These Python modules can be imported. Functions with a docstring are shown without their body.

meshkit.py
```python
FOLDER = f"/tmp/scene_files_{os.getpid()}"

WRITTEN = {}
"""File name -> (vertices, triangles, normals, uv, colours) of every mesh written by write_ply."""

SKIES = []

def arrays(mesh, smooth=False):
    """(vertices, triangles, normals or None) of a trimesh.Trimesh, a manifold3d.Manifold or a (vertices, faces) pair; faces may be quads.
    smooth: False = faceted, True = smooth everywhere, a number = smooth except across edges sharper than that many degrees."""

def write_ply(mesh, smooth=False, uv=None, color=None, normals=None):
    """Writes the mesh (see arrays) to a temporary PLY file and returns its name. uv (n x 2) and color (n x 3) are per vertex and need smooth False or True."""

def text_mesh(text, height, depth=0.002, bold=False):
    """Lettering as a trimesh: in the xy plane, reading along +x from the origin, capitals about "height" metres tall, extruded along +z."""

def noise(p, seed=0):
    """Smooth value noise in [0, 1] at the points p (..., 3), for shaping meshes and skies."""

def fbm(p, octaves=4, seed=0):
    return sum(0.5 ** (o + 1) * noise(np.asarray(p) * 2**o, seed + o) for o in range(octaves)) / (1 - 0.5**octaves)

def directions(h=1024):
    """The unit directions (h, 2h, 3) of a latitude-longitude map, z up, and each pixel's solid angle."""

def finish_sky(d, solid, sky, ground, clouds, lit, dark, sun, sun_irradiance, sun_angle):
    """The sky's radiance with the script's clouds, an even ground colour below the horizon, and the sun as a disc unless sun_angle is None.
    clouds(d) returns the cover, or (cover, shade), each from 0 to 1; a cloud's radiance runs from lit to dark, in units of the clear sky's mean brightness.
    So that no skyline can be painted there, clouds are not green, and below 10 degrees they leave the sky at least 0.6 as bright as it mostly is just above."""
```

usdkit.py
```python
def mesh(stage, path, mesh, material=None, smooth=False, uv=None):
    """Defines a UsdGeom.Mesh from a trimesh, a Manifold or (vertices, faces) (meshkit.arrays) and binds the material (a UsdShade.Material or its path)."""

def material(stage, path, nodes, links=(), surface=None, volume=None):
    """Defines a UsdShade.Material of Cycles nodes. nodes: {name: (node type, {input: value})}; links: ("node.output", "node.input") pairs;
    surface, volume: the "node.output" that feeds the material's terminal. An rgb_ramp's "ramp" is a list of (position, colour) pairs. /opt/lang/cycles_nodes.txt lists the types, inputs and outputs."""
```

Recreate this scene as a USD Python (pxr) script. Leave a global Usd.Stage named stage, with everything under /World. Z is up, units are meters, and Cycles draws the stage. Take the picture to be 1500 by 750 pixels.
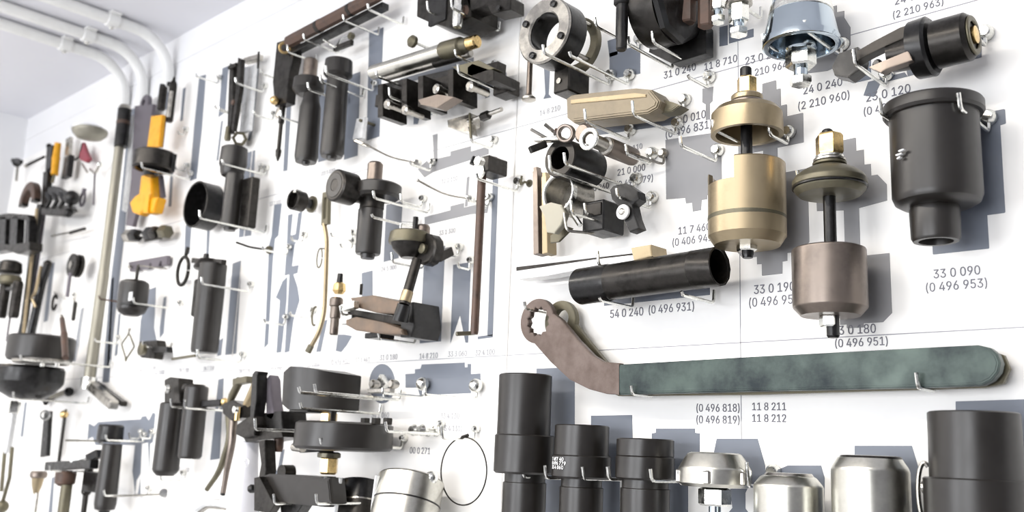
import math, random, numpy as np, trimesh, usdkit, meshkit
import manifold3d as m3
from pxr import Usd, UsdGeom, UsdLux, UsdShade, Gf, Sdf
from scipy.spatial.transform import Rotation as Ro
from shapely.geometry import Polygon, Point, box as sbox
from shapely.ops import unary_union

random.seed(7); rng = np.random.default_rng(7)
stage = Usd.Stage.CreateInMemory()
UsdGeom.SetStageUpAxis(stage, UsdGeom.Tokens.z); UsdGeom.SetStageMetersPerUnit(stage, 1.0)
UsdGeom.Xform.Define(stage, '/World'); UsdGeom.Scope.Define(stage, '/World/Looks')

# ---------------------------------------------------------------- camera, lights, exposure
# The tool wall is the plane y = 0 (x runs right along it, z up); the camera stands 1 m in front of it at eye height.
FPX, EYE, DIST = 1393.5, 1.6, 1.0
RC = Ro.from_euler('zxy', [-6.4295, -9.9442, 44.237], degrees=True).as_matrix()    # rows: camera right, down, forward in (along wall, down, into wall)
cam = UsdGeom.Camera.Define(stage, '/World/camera')
def toworld(v): return np.array([v[0], v[2], -v[1]])
cr, cd, cf = (toworld(RC[i]) for i in range(3))
mt = Gf.Matrix4d(*cr, 0, *(-cd), 0, *(-cf), 0, 0, -DIST, EYE, 1)
cam.AddTransformOp().Set(mt)
cam.CreateHorizontalApertureAttr(36.0); cam.CreateVerticalApertureAttr(18.0)
cam.CreateFocalLengthAttr(36.0 * FPX / 1500); cam.CreateClippingRangeAttr(Gf.Vec2f(0.02, 50))
cam.CreateFStopAttr(5.6); cam.CreateFocusDistanceAttr(1.12)
cam.CreateExposureAttr(-1.0)

def rect_light(name, pos, target, w, h, power, col):
    l = UsdLux.RectLight.Define(stage, '/World/' + name)
    l.CreateWidthAttr(w); l.CreateHeightAttr(h); l.CreateIntensityAttr(power); l.CreateColorAttr(Gf.Vec3f(*col))
    p, t = np.array(pos, float), np.array(target, float)
    z = (p - t) / np.linalg.norm(p - t); up = np.array([0, 0, 1.0]) if abs(z[2]) < .95 else np.array([0, 1.0, 0])
    x = np.cross(up, z); x /= np.linalg.norm(x); y = np.cross(z, x)
    l.AddTransformOp().Set(Gf.Matrix4d(*x, 0, *y, 0, *z, 0, *p, 1))
    return l
# daylight through the two windows of the wall behind the camera, two fluorescent ceiling panels
rect_light('window_light', (-2.1, -3.9, 1.6), (-2.1, 0, 1.5), 1.5, 1.3, 20.0, (0.95, 0.97, 1.0))
rect_light('window_light_001', (-0.1, -3.9, 1.6), (-0.1, 0, 1.5), 1.5, 1.3, 20.0, (0.95, 0.97, 1.0))
rect_light('ceiling_lamp_light', (-2.3, -1.25, 2.52), (-2.3, -1.249, 0), 1.5, 0.12, 95.0, (1.0, 0.94, 0.85))
rect_light('ceiling_lamp_light_001', (-0.75, -1.25, 2.52), (-0.75, -1.249, 0), 1.5, 0.12, 95.0, (1.0, 0.94, 0.85))
dome = UsdLux.DomeLight.Define(stage, '/World/sky'); dome.CreateIntensityAttr(0.35); dome.CreateColorAttr(Gf.Vec3f(0.9, 0.95, 1.0))

# ---------------------------------------------------------------- wall coordinates
def W(u, z, d=0.0): return np.array([u, -d, z + EYE])
def uz(px, py, d=0.0):                                  # where the sight line of a photo point meets the plane d in front of the tool wall
    w = RC.T @ np.array([(px - 750) / FPX, (py - 375) / FPX, 1.0]); t = (DIST - d) / w[2]
    return w[0] * t, -w[1] * t
def at(px, py, d=0.0): return W(*uz(px, py, d), d)
def px_of(u, z, d):
    c = RC @ np.array([u, -z, DIST - d]); return 750 + FPX * c[0] / c[2], 375 + FPX * c[1] / c[2]
def scl(px, py, d=0.0):                                 # photo pixels to a metre there
    u, z = uz(px, py, d); return FPX / (RC @ np.array([u, -z, DIST - d]))[2]
def z_on(u, y, d):                                      # height on the upright line (u, d) that shows at photo row y
    a, b, k = RC @ np.array([u, 0, DIST - d]), RC @ np.array([0, -1.0, 0]), (y - 375) / FPX
    return (k * a[2] - a[1]) / (b[1] - k * b[2])
def nax(fx, fy, bx, db):                                # an axis square to the wall: front end at photo point (fx, fy), back end at depth db showing at column bx
    lo, hi = db, 0.6
    for _ in range(40):
        m = (lo + hi) / 2; u, z = uz(fx, fy, m)
        if px_of(u, z, db)[0] < bx: lo = m
        else: hi = m
    u, z = uz(fx, fy, lo); return W(u, z, lo), W(u, z, db)

# ---------------------------------------------------------------- mesh builders
def lathe(A, B, prof, n=30, spin=0.0):                  # prof: (distance along A->B in metres, radius); ends close on the axis
    A, B = np.asarray(A, float), np.asarray(B, float); w = (B - A) / np.linalg.norm(B - A)
    a = np.cross(w, [0, 0, 1.0] if abs(w[2]) < .9 else [1.0, 0, 0]); a /= np.linalg.norm(a); b = np.cross(w, a)
    p = [tuple(q) for q in prof]
    if p[0][1] > 1e-6: p.insert(0, (p[0][0], 0.0))
    if p[-1][1] > 1e-6: p.append((p[-1][0], 0.0))
    th = np.arange(n) * 2 * np.pi / n + spin
    v, idx = [], []
    for t, r in p:
        if r < 1e-6: idx.append([len(v)] * n); v.append(A + w * t)
        else:
            idx.append(list(range(len(v), len(v) + n)))
            v += [A + w * t + r * (math.cos(q) * a + math.sin(q) * b) for q in th]
    f = []
    for i in range(len(p) - 1):
        for j in range(n):
            k = (j + 1) % n; q = (idx[i][j], idx[i][k], idx[i + 1][k], idx[i + 1][j])
            if len({q[0], q[1], q[2]}) == 3: f.append((q[0], q[1], q[2]))
            if len({q[0], q[2], q[3]}) == 3: f.append((q[0], q[2], q[3]))
    m = trimesh.Trimesh(np.array(v), np.array(f), process=False)
    if m.volume < 0: m.invert()
    return m
def upright(cx, cy, d, prof, n=30, spin=0.0):           # a turned shape on an upright axis: prof = (photo row, radius in photo pixels)
    u, _ = uz(cx, cy, d); zs = [z_on(u, y, d) for y, _ in prof]; s = scl(cx, cy, d)
    return lathe(W(u, zs[0], d), W(u, zs[0] - 1, d), [(zs[0] - z, r / s) for z, r in zip(zs, [q[1] for q in prof])], n, spin)
def axial(A, B, prof, n=30, spin=0.0):                  # prof = (fraction of A->B, radius in metres)
    L = np.linalg.norm(np.asarray(B) - np.asarray(A)); return lathe(A, B, [(t * L, r) for t, r in prof], n, spin)
def hollow(A, B, r, wall, depth=.9, n=30, ch=.002):     # open at A
    L = np.linalg.norm(np.asarray(B) - np.asarray(A))
    return lathe(A, B, [(depth * L, 0), (depth * L, r - wall), (ch, r - wall), (0, r - wall + ch), (0, r - ch), (ch, r), (L - ch, r), (L, r - ch)], n)
def wire(pts, r=.002, n=8, round_=.006):
    P = [np.asarray(p, float) for p in pts]; Q = [P[0]]
    for i in range(1, len(P) - 1):
        a, b = P[i - 1] - P[i], P[i + 1] - P[i]; k = min(round_, .4 * np.linalg.norm(a), .4 * np.linalg.norm(b))
        s, e = P[i] + a / np.linalg.norm(a) * k, P[i] + b / np.linalg.norm(b) * k
        for t in (0, .33, .67, 1): Q.append((1 - t) ** 2 * s + 2 * t * (1 - t) * P[i] + t * t * e)
    Q.append(P[-1]); Q = np.array(Q); rr = np.full(len(Q), r) if np.ndim(r) == 0 else np.interp(np.linspace(0, 1, len(Q)), np.linspace(0, 1, len(r)), r)
    T = np.gradient(Q, axis=0); T /= np.linalg.norm(T, axis=1, keepdims=True) + 1e-12
    a = np.cross(T[0], [0, 0, 1.0] if abs(T[0][2]) < .9 else [1.0, 0, 0]); v = []
    for i in range(len(Q)):
        a = a - T[i] * (a @ T[i]); a /= np.linalg.norm(a); b = np.cross(T[i], a)
        v += [Q[i] + rr[i] * (math.cos(q) * a + math.sin(q) * b) for q in np.arange(n) * 2 * np.pi / n]
    v += [Q[0], Q[-1]]; f = []
    for i in range(len(Q) - 1):
        for j in range(n):
            k = (j + 1) % n; p0, p1, p2, p3 = i * n + j, i * n + k, (i + 1) * n + k, (i + 1) * n + j; f += [(p0, p1, p2), (p0, p2, p3)]
    e = (len(Q) - 1) * n
    for j in range(n):
        k = (j + 1) % n; f += [(len(v) - 2, k, j), (len(v) - 1, e + j, e + k)]
    m = trimesh.Trimesh(np.array(v), np.array(f), process=False)
    if m.volume < 0: m.invert()
    return m
def arc(A, ex, ey, r0, r1, a0, a1, k=24): return [A + r0 * math.cos(t) * ex + r1 * math.sin(t) * ey for t in np.linspace(math.radians(a0), math.radians(a1), k)]
def pg(pts, d): return Polygon([uz(x, y, d) for x, y in pts]).buffer(0)
def disc(px, py, r, d): return Point(*uz(px, py, d)).buffer(r / scl(px, py, d), 12)
def slab(poly, d0, d1, bev=0.0):                        # an outline on the wall plane, standing from d0 to d1 in front of it
    def ex(p, a, b):
        ms = [trimesh.creation.extrude_polygon(g, b - a) for g in getattr(p, 'geoms', [p]) if g.area > 1e-9]
        m = trimesh.util.concatenate(ms); v = m.vertices; m.vertices = np.c_[v[:, 0], -(v[:, 2] + a), v[:, 1] + EYE]; return m
    if bev <= 0: return ex(poly, d0, d1)
    ring = lambda p, d: p
    return mf(unary_union([poly]), d0, d1, bev)
def mf(poly, d0, d1, bev):                              # with stepped bevels all round the front and back edges
    out = None
    for k in (1.0, .62, .3, 0.0):
        ins = bev * (1 - math.cos(k * math.pi / 2)) ; dz = bev * (1 - math.sin(k * math.pi / 2))
        p = poly.buffer(-ins, join_style=2) if ins > 0 else poly
        for g in getattr(p, 'geoms', [p]):
            if g.is_empty or g.area < 1e-9: continue
            t = trimesh.creation.extrude_polygon(g, d1 - d0 - 2 * dz); v = t.vertices; t.vertices = np.c_[v[:, 0], -(v[:, 2] + d0 + dz), v[:, 1] + EYE]
            q = man(t); out = q if out is None else out + q
    return out
def man(t):
    t.merge_vertices(); return m3.Manifold(m3.Mesh(np.asarray(t.vertices, np.float32), np.asarray(t.faces, np.uint32)))
def hull(pts): return m3.Manifold.hull_points([tuple(map(float, p)) for p in pts])
def brick(u0, u1, z0, z1, d0, d1, c=.0015):             # chamfered block square to the wall
    pts = []
    for u, su in ((u0, 1), (u1, -1)):
        for z, sz in ((z0, 1), (z1, -1)):
            for d, sd in ((d0, 1), (d1, -1)):
                pts += [W(u, z + sz * c, d + sd * c), W(u + su * c, z, d + sd * c), W(u + su * c, z + sz * c, d)]
    return hull(pts)
def brickp(x0, y0, x1, y1, d0, d1, c=.0015):            # same, from its upper left and lower right corner in the photo (front face)
    (a, b), (e, f) = uz(x0, y0, d1), uz(x1, y1, d1); return brick(min(a, e), max(a, e), min(b, f), max(b, f), d0, d1, c)
def bar(A, B, w, h, c=.001, up=(0, 0, 1)):              # chamfered bar from A to B
    A, B = np.asarray(A, float), np.asarray(B, float); t = (B - A); L = np.linalg.norm(t); t /= L
    up = np.asarray(up, float); s = np.cross(t, up); s /= np.linalg.norm(s); q = np.cross(s, t); pts = []
    for a in (0, L):
        ia = c if a == 0 else -c
        for i in (-1, 1):
            for j in (-1, 1):
                pts += [A + t * a + s * i * (w / 2 - c) + q * j * (h / 2 - c), A + t * (a + ia) + s * i * w / 2 + q * j * (h / 2 - c), A + t * (a + ia) + s * i * (w / 2 - c) + q * j * h / 2]
    return hull(pts)
def ball(c, r, n=2): return trimesh.creation.icosphere(n, r).apply_translation(c)
def ring(A, B, r, wall, n=32, c=.001):
    L = np.linalg.norm(np.asarray(B) - np.asarray(A)); i = r - wall
    A_, B_ = np.asarray(A, float), np.asarray(B, float); w = (B_ - A_) / L
    a = np.cross(w, [0, 0, 1.0] if abs(w[2]) < .9 else [1.0, 0, 0]); a /= np.linalg.norm(a); b = np.cross(w, a)
    pr = [(0, i + c), (0, r - c), (c, r), (L - c, r), (L, r - c), (L, i + c), (L - c, i), (c, i)]; th = np.arange(n) * 2 * np.pi / n
    v = [A_ + w * t + q * (math.cos(x) * a + math.sin(x) * b) for t, q in pr for x in th]; f = []
    for k in range(8):
        for j in range(n):
            p0, p1, p2, p3 = k * n + j, k * n + (j + 1) % n, ((k + 1) % 8) * n + (j + 1) % n, ((k + 1) % 8) * n + j; f += [(p0, p1, p2), (p0, p2, p3)]
    m = trimesh.Trimesh(np.array(v), np.array(f), process=False)
    if m.volume < 0: m.invert()
    return m
def cut(a, b): return (a if isinstance(a, m3.Manifold) else man(a)) - (b if isinstance(b, m3.Manifold) else man(b))
def join(*ms):
    out = []
    for m in ms:
        if isinstance(m, m3.Manifold): q = m.to_mesh(); m = trimesh.Trimesh(q.vert_properties[:, :3], q.tri_verts, process=False)
        out.append(trimesh.Trimesh(m.vertices, m.faces, process=False))
    return trimesh.util.concatenate(out)

# ---------------------------------------------------------------- materials
def mat(name, col, rough=.5, metal=0.0, var=.18, scale=60, bump=.0, spec=.5, col2=None, coat=0.0, rvar=.12):
    c = np.array(col); c2 = np.array(col2) if col2 is not None else np.clip(c * (1 - var) , 0, 1); c1 = c if col2 is not None else np.clip(c * (1 + var * .5), 0, 1)
    nodes = {'tc': ('texture_coordinate', {}), 'n': ('noise_texture', {'scale': scale, 'detail': 5.0, 'roughness': .6}),
             'r': ('rgb_ramp', {'ramp': [(.3, tuple(c2)), (.7, tuple(c1))]}),
             'mr': ('map_range', {'from_min': .3, 'from_max': .7, 'to_min': max(.03, rough - rvar), 'to_max': min(1, rough + rvar)}),
             'p': ('principled_bsdf', {'metallic': metal, 'specular_ior_level': spec, 'coat_weight': coat})}
    links = [('tc.object', 'n.vector'), ('n.fac', 'r.fac'), ('n.fac', 'mr.value'), ('r.color', 'p.base_color'), ('mr.result', 'p.roughness')]
    if bump:
        nodes['n2'] = ('noise_texture', {'scale': scale * 6, 'detail': 4.0}); nodes['b'] = ('bump', {'strength': bump, 'distance': .001})
        links += [('tc.object', 'n2.vector'), ('n2.fac', 'b.height'), ('b.normal', 'p.normal')]
    return usdkit.material(stage, '/World/Looks/' + name, nodes, links, surface='p.BSDF')
class M: pass
M.barst = None
M.board = mat('board_white', (.88, .87, .85), .38, var=.03, scale=3, rvar=.05)
M.wall = mat('wall_white', (.86, .86, .87), .7, var=.03, scale=4)
M.ceil = mat('ceiling_white', (.78, .78, .82), .8, var=.04, scale=2)
M.floor = mat('floor_grey', (.42, .42, .43), .5, var=.2, scale=6)
M.dark = mat('far_wall_grey', (.25, .25, .27), .8, var=.1, scale=2)
M.pipe = mat('pipe_white', (.88, .88, .86), .35, var=.04, scale=20)
M.line = mat('line_grey', (.33, .33, .36), .7, var=.05)
M.ink = mat('ink_grey', (.17, .17, .20), .6, var=.1)
M.ink2 = mat('ink_faint', (.40, .40, .43), .6, var=.1)
M.paint = mat('silhouette_grey_blue', (.165, .185, .225), .5, var=.08, scale=12)
M.paint2 = mat('silhouette_grey', (.26, .26, .27), .5, var=.08, scale=12)
M.black = mat('black_oxide', (.0135, .0112, .0095), .36, 0.0, var=.2, scale=14, bump=.02, spec=.55, rvar=.05)
M.blackp = mat('black_plastic', (.0085, .008, .008), .3, 0.0, var=.2, scale=30, spec=.4)
M.blackm = mat('black_steel', (.036, .033, .030), .32, .7, var=.35, scale=40, bump=.03, spec=.4)
M.steel = mat('steel', (.46, .44, .40), .28, 1.0, var=.2, scale=30)
M.zinc = mat('zinc_bright', (.80, .80, .76), .22, 1.0, var=.1, scale=80)
M.chrome = mat('chrome_blueish', (.50, .57, .63), .14, 1.0, var=.1, scale=30, rvar=.04)
M.cupst = mat('turned_steel', (.56, .55, .50), .30, 1.0, var=.08, scale=20, rvar=.04)
M.bronze = mat('brown_steel', (.21, .175, .15), .34, .8, var=.14, scale=14, bump=.02)
M.beige = mat('yellow_passivated', (.36, .29, .185), .36, .7, var=.12, scale=14, bump=.02)
M.brass = mat('brass', (.80, .58, .27), .28, 1.0, var=.2, scale=60)
M.rust = mat('rusty_steel', (.10, .072, .06), .48, .45, scale=40, bump=.15, col2=(.15, .115, .10))
M.brown = mat('brown_worn', (.12, .07, .05), .45, .2, scale=45, bump=.1, col2=(.05, .033, .026))
M.wood = mat('brown_plate', (.19, .13, .09), .5, .1, scale=45, bump=.1, col2=(.10, .075, .055))
M.green = mat('green_grey_paint', (.010, .018, .022), .42, .1, scale=24, bump=.1, col2=(.075, .105, .09), spec=.3)
M.olive = mat('olive_steel', (.16, .145, .095), .42, .6, scale=40, bump=.06, col2=(.105, .095, .07))
M.white = mat('white_enamel', (.82, .82, .82), .3, var=.03, scale=30)
M.pale = mat('pale_aluminium', (.78, .79, .80), .35, .5, var=.08, scale=30)
M.barst = mat('worn_silver', (.30, .285, .235), .42, .5, var=.1, scale=14)
M.yellow = mat('yellow_plastic', (.72, .34, .004), .35, var=.12, scale=30)
M.violet = mat('violet_grey_steel', (.15, .135, .155), .45, .5, var=.2, scale=40, bump=.05)
M.red = mat('red_plastic', (.25, .03, .05), .4, var=.2)
M.dirty = mat('dirty_beige', (.30, .25, .175), .48, .35, scale=30, bump=.15, col2=(.17, .14, .10))
M.shell = mat('shell_white', (.66, .66, .70), .35, var=.05, scale=20)

# ---------------------------------------------------------------- objects of the scene
used = {}
def numbered(path):
    n = used.get(path, -1) + 1; used[path] = n; return path if n == 0 else f'{path}_{n:03d}'
THINGS = []
class T:
    def __init__(s, name, label, cat, group=None, kind=None):
        s.path = numbered('/World/' + name); s.label, s.cat, s.group, s.kind, s.parts = label, cat, group, kind, []; THINGS.append(s)
    def p(s, name, mesh, material, label=None, under=None, smooth=32):
        path = numbered((under or s.path) + '/' + name); s.parts.append((path, mesh, material, label, smooth)); return path
    def build(s):
        arr = [(p, meshkit.arrays(m, False)[:2], a, l, sm) for p, m, a, l, sm in s.parts]
        allv = np.vstack([a[1][0] for a in arr]); lo, hi = allv.min(0), allv.max(0); base = np.array([(lo[0] + hi[0]) / 2, hi[1], lo[2]])
        x = UsdGeom.Xform.Define(stage, s.path); x.AddTranslateOp().Set(Gf.Vec3d(*map(float, base))); o = x.GetPrim()
        if s.kind: o.SetCustomDataByKey('kind', s.kind)
        if s.label: o.SetCustomDataByKey('label', s.label)
        if s.cat: o.SetCustomDataByKey('category', s.cat)
        if s.group: o.SetCustomDataByKey('group', s.group)
        for p, (v, f), a, l, sm in arr:
            q = usdkit.mesh(stage, p, (v - base, f), a, smooth=sm).GetPrim()
            if l: q.SetCustomDataByKey('label', l)
def struct(name, mesh, m, label=None):
    p = usdkit.mesh(stage, '/World/' + name, mesh, m, smooth=32).GetPrim(); p.SetCustomDataByKey('kind', 'structure')
    if label: p.SetCustomDataByKey('label', label)
    return p
def box(a, b):
    a, b = np.array(a, float), np.array(b, float); return trimesh.creation.box(extents=b - a, transform=trimesh.transformations.translation_matrix((a + b) / 2))

# ---------------------------------------------------------------- the room
X0, X1, Y0, H, CEIL = -3.24, 2.2, -4.0, 0.042, EYE + 1.010
struct('wall_back', box((X0, H, 0), (X1, H + .1, CEIL)), M.wall)
struct('wall_left', box((X0 - .1, Y0, 0), (X0, H + .1, CEIL)), M.wall)
struct('wall_right', box((X1, Y0, 0), (X1 + .1, H + .1, CEIL)), M.dark)
struct('wall_front', box((X0, Y0 - .1, 0), (X1, Y0, CEIL)), M.dark)
struct('floor', box((X0 - .1, Y0 - .1, -.1), (X1 + .1, H + .1, 0)), M.floor)
c0 = at(38, 92, 0)[1]
struct('ceiling', box((X0 - .1, Y0 - .1, CEIL), (X1 + .1, H + .1, CEIL + .1)), M.ceil)
struct('trim_1', box((X0, H - .002, EYE + .936), (X1, H, CEIL)), M.wall)
struct('trim_2', box((X0, -.72, CEIL - .002), (X1, -.71, CEIL)), M.line)
# ---------------------------------------------------------------- the white tool boards with printed lines, painted outlines and numbers
EDGE = [-3.18, -2.501, -1.733, -.965, .20]
BOARDS = []
for i, (a, b) in enumerate(zip(EDGE[:-1], EDGE[1:])):
    t = T('tool_board', ['white tool board at the far left end of the wall', 'white tool board with the yellow strap wrench on it', 'white tool board carrying the two upright black handles',
                         'white tool board carrying the long green-grey wrench'][i], 'board', 'white tool boards')
    g = .0007
    t.p('panel', brick(a + g, b - g, -EYE + .75, .836, -.012, 0, .001), M.board)
    BOARDS.append((a, b, t))
def board_of(u): return next((t for a, b, t in BOARDS if a <= u < b), BOARDS[-1][2])
def print_line(u0, z0, u1, z1, w=.0011):
    t = board_of((u0 + u1) / 2); t.p('printed_line', slab(sbox(min(u0, u1) - w / 2, min(z0, z1) - w / 2, max(u0, u1) + w / 2, max(z0, z1) + w / 2), 0, .0002), M.line)
for a, b, t in BOARDS:
    for z in (.486, .137): print_line(a + .002, z, b - .002, z)
print_line(-.581, -.3, -.581, .83)
def outline(poly, m=None):                              # a flat painted tool outline on the board
    for a, c, t in BOARDS:
        q = poly.intersection(sbox(a + .002, -1, c - .002, .834))
        for g in getattr(q, 'geoms', [q]):
            if not g.is_empty and g.area > 2e-5: t.p('painted_outline', slab(g.simplify(.0004), 0, .0004), m or M.paint, smooth=False)
def sil(*pts, m=None): outline(pg(pts, 0), m)
def sil_of(cx, cy, d, prof, grow=1.5, m=None):          # the outline of an upright turned tool, drawn square on
    u, _ = uz(cx, cy, d); s = scl(cx, cy, d); g = grow / s
    L = [(u - r / s - g, z_on(u, y, d)) for y, r in prof]; R = [(u + r / s + g, z_on(u, y, d)) for y, r in prof]
    outline(Polygon(L + R[::-1]).buffer(g * .5), m)
def txt(s, px, py, h, bold=False):
    m = meshkit.text_mesh(s, h / scl(px, py), .0007, bold); u, z = uz(px, py); v = m.vertices
    m.vertices = np.c_[v[:, 0] * .84 + u, -v[:, 2], v[:, 1] + z + EYE]
    board_of(u).p('printed_number', m, M.ink if h > 8.5 else M.ink2, smooth=False)
def hook(label, px, py, d, tip=12, knob=True, r=.0021, m=None, drop=.016, cat='hook'):
    u, z = uz(px, py, d); k = tip / scl(px, py, d)
    t = T('wire_hook', label, cat, 'wire hooks on the tool boards')
    t.p('wire', wire([W(u, z + drop, .007), W(u, z, .008), W(u, z, d), W(u, z + k, d + .003)], r, round_=.005), m or M.zinc)
    if knob: t.p('wall_knob', lathe(W(u, z + drop, 0), W(u, z + drop, 1), [(0, .007), (.004, .0085), (.009, .0075), (.012, .005)] if u > -1 else [(0, .005), (.004, .0065), (.009, .0055), (.012, .003)], 16), m or M.zinc)
def hookn(label, fx, fy, bx, tip=12, knob=True, r=.0021):    # a hook whose wire meets the board at photo column bx
    A, _ = nax(fx, fy, bx, .008); hook(label, fx, fy, float(-A[1]), tip, knob, r)
# ================================================================ right board, from large to small
# black deep socket with a wide rim, upper right
prof = [(151, 60), (153, 68), (156, 70), (168, 70), (172, 67), (173, 62), (180, 61.5), (288, 61.5), (297, 58), (302, 50), (303, 37), (309, 35), (349, 34), (354, 31), (354, 24), (338, 22)]
t = T('deep_socket', 'large matt black socket with wide rim and narrow nose, hanging at the upper right', 'socket', 'deep sockets')
bd = t.p('body', upright(1370, 230, .058, prof[:11], 48), M.black)
t.p('nose', upright(1370, 330, .058, [(296, 30)] + prof[11:], 40), M.black)
t.p('scratch_mark', join(*[bar(at(1313 + x, y, .0995 + e), at(1313 + x + w, y - 3, .1005 + e), .004, .0016, .0004) for x, y, w, e in ((0, 228, 9, 0), (4, 222, 8, .002), (2, 233, 5, 0))]), M.white, 'white paint rubbed onto the side', under=bd)
sil_of(1370, 230, .058, [(153, 70), (172, 70), (173, 62), (302, 61), (302, 36), (352, 36)], 3)
hook('right wire hook holding the rim of the large black socket', 1407, 160, .088, 24)
hook('left wire hook holding the rim of the large black socket', 1291, 166, .100, 22)
# puller with the taller half-open cup
D = .056; CX = 1094
t = T('bearing_puller', 'beige passivated puller with half-open cup, black spindle and brass nut', 'puller')
t.p('spindle', upright(CX, 250, D, [(99, 7), (101, 8.5), (372, 8.5), (378, 7)], 20), M.blackp)
t.p('brass_nut', upright(CX, 128, D, [(113, 11), (116, 14.5), (137, 14.5), (141, 13)], 6, .3), M.brass)
t.p('washer', upright(CX, 145, D, [(140, 21), (142, 23), (148, 23), (150, 21)], 28), M.beige)
t.p('washer', upright(CX, 154, D, [(150, 25), (152, 27), (157, 27), (158, 25)], 28), M.bronze)
t.p('bell_plate', upright(CX, 178, D, [(157, 30), (160, 44), (168, 51), (198, 52), (198, 45), (171, 43), (168, 9)], 40), M.beige)
cup = man(upright(CX, 300, D, [(241, 54), (243, 56), (347, 56), (360, 47), (360, 12), (350, 12), (350, 9), (336, 46), (330, 49), (241, 49)], 56))
uL, _ = uz(1084, 260, D + .03); zc = z_on(uL, 272, D)
uK, _ = uz(1046, 260, D + .02)
cup = cup - man(box((uK, -.5, EYE + zc), (uL, 0, EYE + .8))) - man(box((uL - .2, -.5, EYE + z_on(uL, 256, D)), (uK + .001, 0, EYE + .8)))
cp = t.p('cup', cup, M.beige)
t.p('groove', upright(CX, 322, D, [(318, 56.3), (319, 56.5), (323, 56.5), (324, 56.3)], 56), M.olive, under=cp)
t.p('lower_nut', upright(CX, 354, D, [(350, 12), (352, 15), (366, 15), (368, 13)], 6, .2), M.zinc)
sil_of(CX, 250, D, [(100, 9), (114, 9), (114, 16), (140, 16), (140, 26), (158, 26), (158, 52), (200, 52), (200, 9), (241, 9), (241, 57), (348, 57), (360, 46), (360, 22), (372, 22), (372, 14), (390, 14)], 2, M.paint2)
hook('right wire hook behind the bell plate of the half-open cup puller', 1128, 197, .05, 14)
hook('left wire hook under the bell plate of the half-open cup puller', 1046, 190, .085, 14)
# puller with the closed cup
CX = 1215
t = T('bearing_puller', 'brown steel puller with closed cup, dark domed flange and large brass nut', 'puller')
t.p('spindle', upright(CX, 300, D, [(190, 6), (192, 8), (198, 9), (492, 9), (495, 7)], 20), M.blackp)
t.p('brass_nut', upright(CX, 213, D, [(197, 17), (201, 20), (224, 20), (228, 18)], 6, .35), M.brass)
for k, (y, r, m) in enumerate(((228, 20, M.zinc), (233, 23, M.steel), (238, 24, M.olive))):
    t.p('washer', upright(CX, y, D, [(y, r - 2), (y + 1, r), (y + 4, r), (y + 5, r - 2)], 28), m)
df = t.p('domed_flange', upright(CX, 262, D, [(243, 20), (246, 28), (252, 40), (259, 49), (264, 52), (266, 53), (272, 53), (275, 50), (277, 51), (280, 50), (286, 44), (288, 30), (288, 10)], 44), M.olive)
t.p('flange_groove', upright(CX, 275, D, [(273.2, 52), (274, 53.3), (276, 53.3), (276.8, 52)], 44), M.blackp, under=df)
t.p('cup', upright(CX, 410, D, [(364, 48), (366, 52), (368, 53), (449, 53), (452, 52), (463, 42), (463, 14)], 56), M.bronze)
t.p('lower_nut', upright(CX, 470, D, [(462, 12), (464, 14.5), (476, 14.5), (479, 12.5)], 6, .2), M.zinc)
sil_of(CX, 330, D, [(185, 8), (205, 8), (205, 20), (228, 20), (228, 30), (246, 30), (246, 40), (262, 53), (285, 53), (290, 9), (364, 9), (364, 53), (452, 53), (464, 40), (464, 10), (470, 10)], 2, M.paint2)
hook('right wire hook under the domed flange of the closed cup puller', 1205, 266, .088, 16)
hook('left wire hook under the domed flange of the closed cup puller', 1170, 262, .070, 12)
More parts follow.
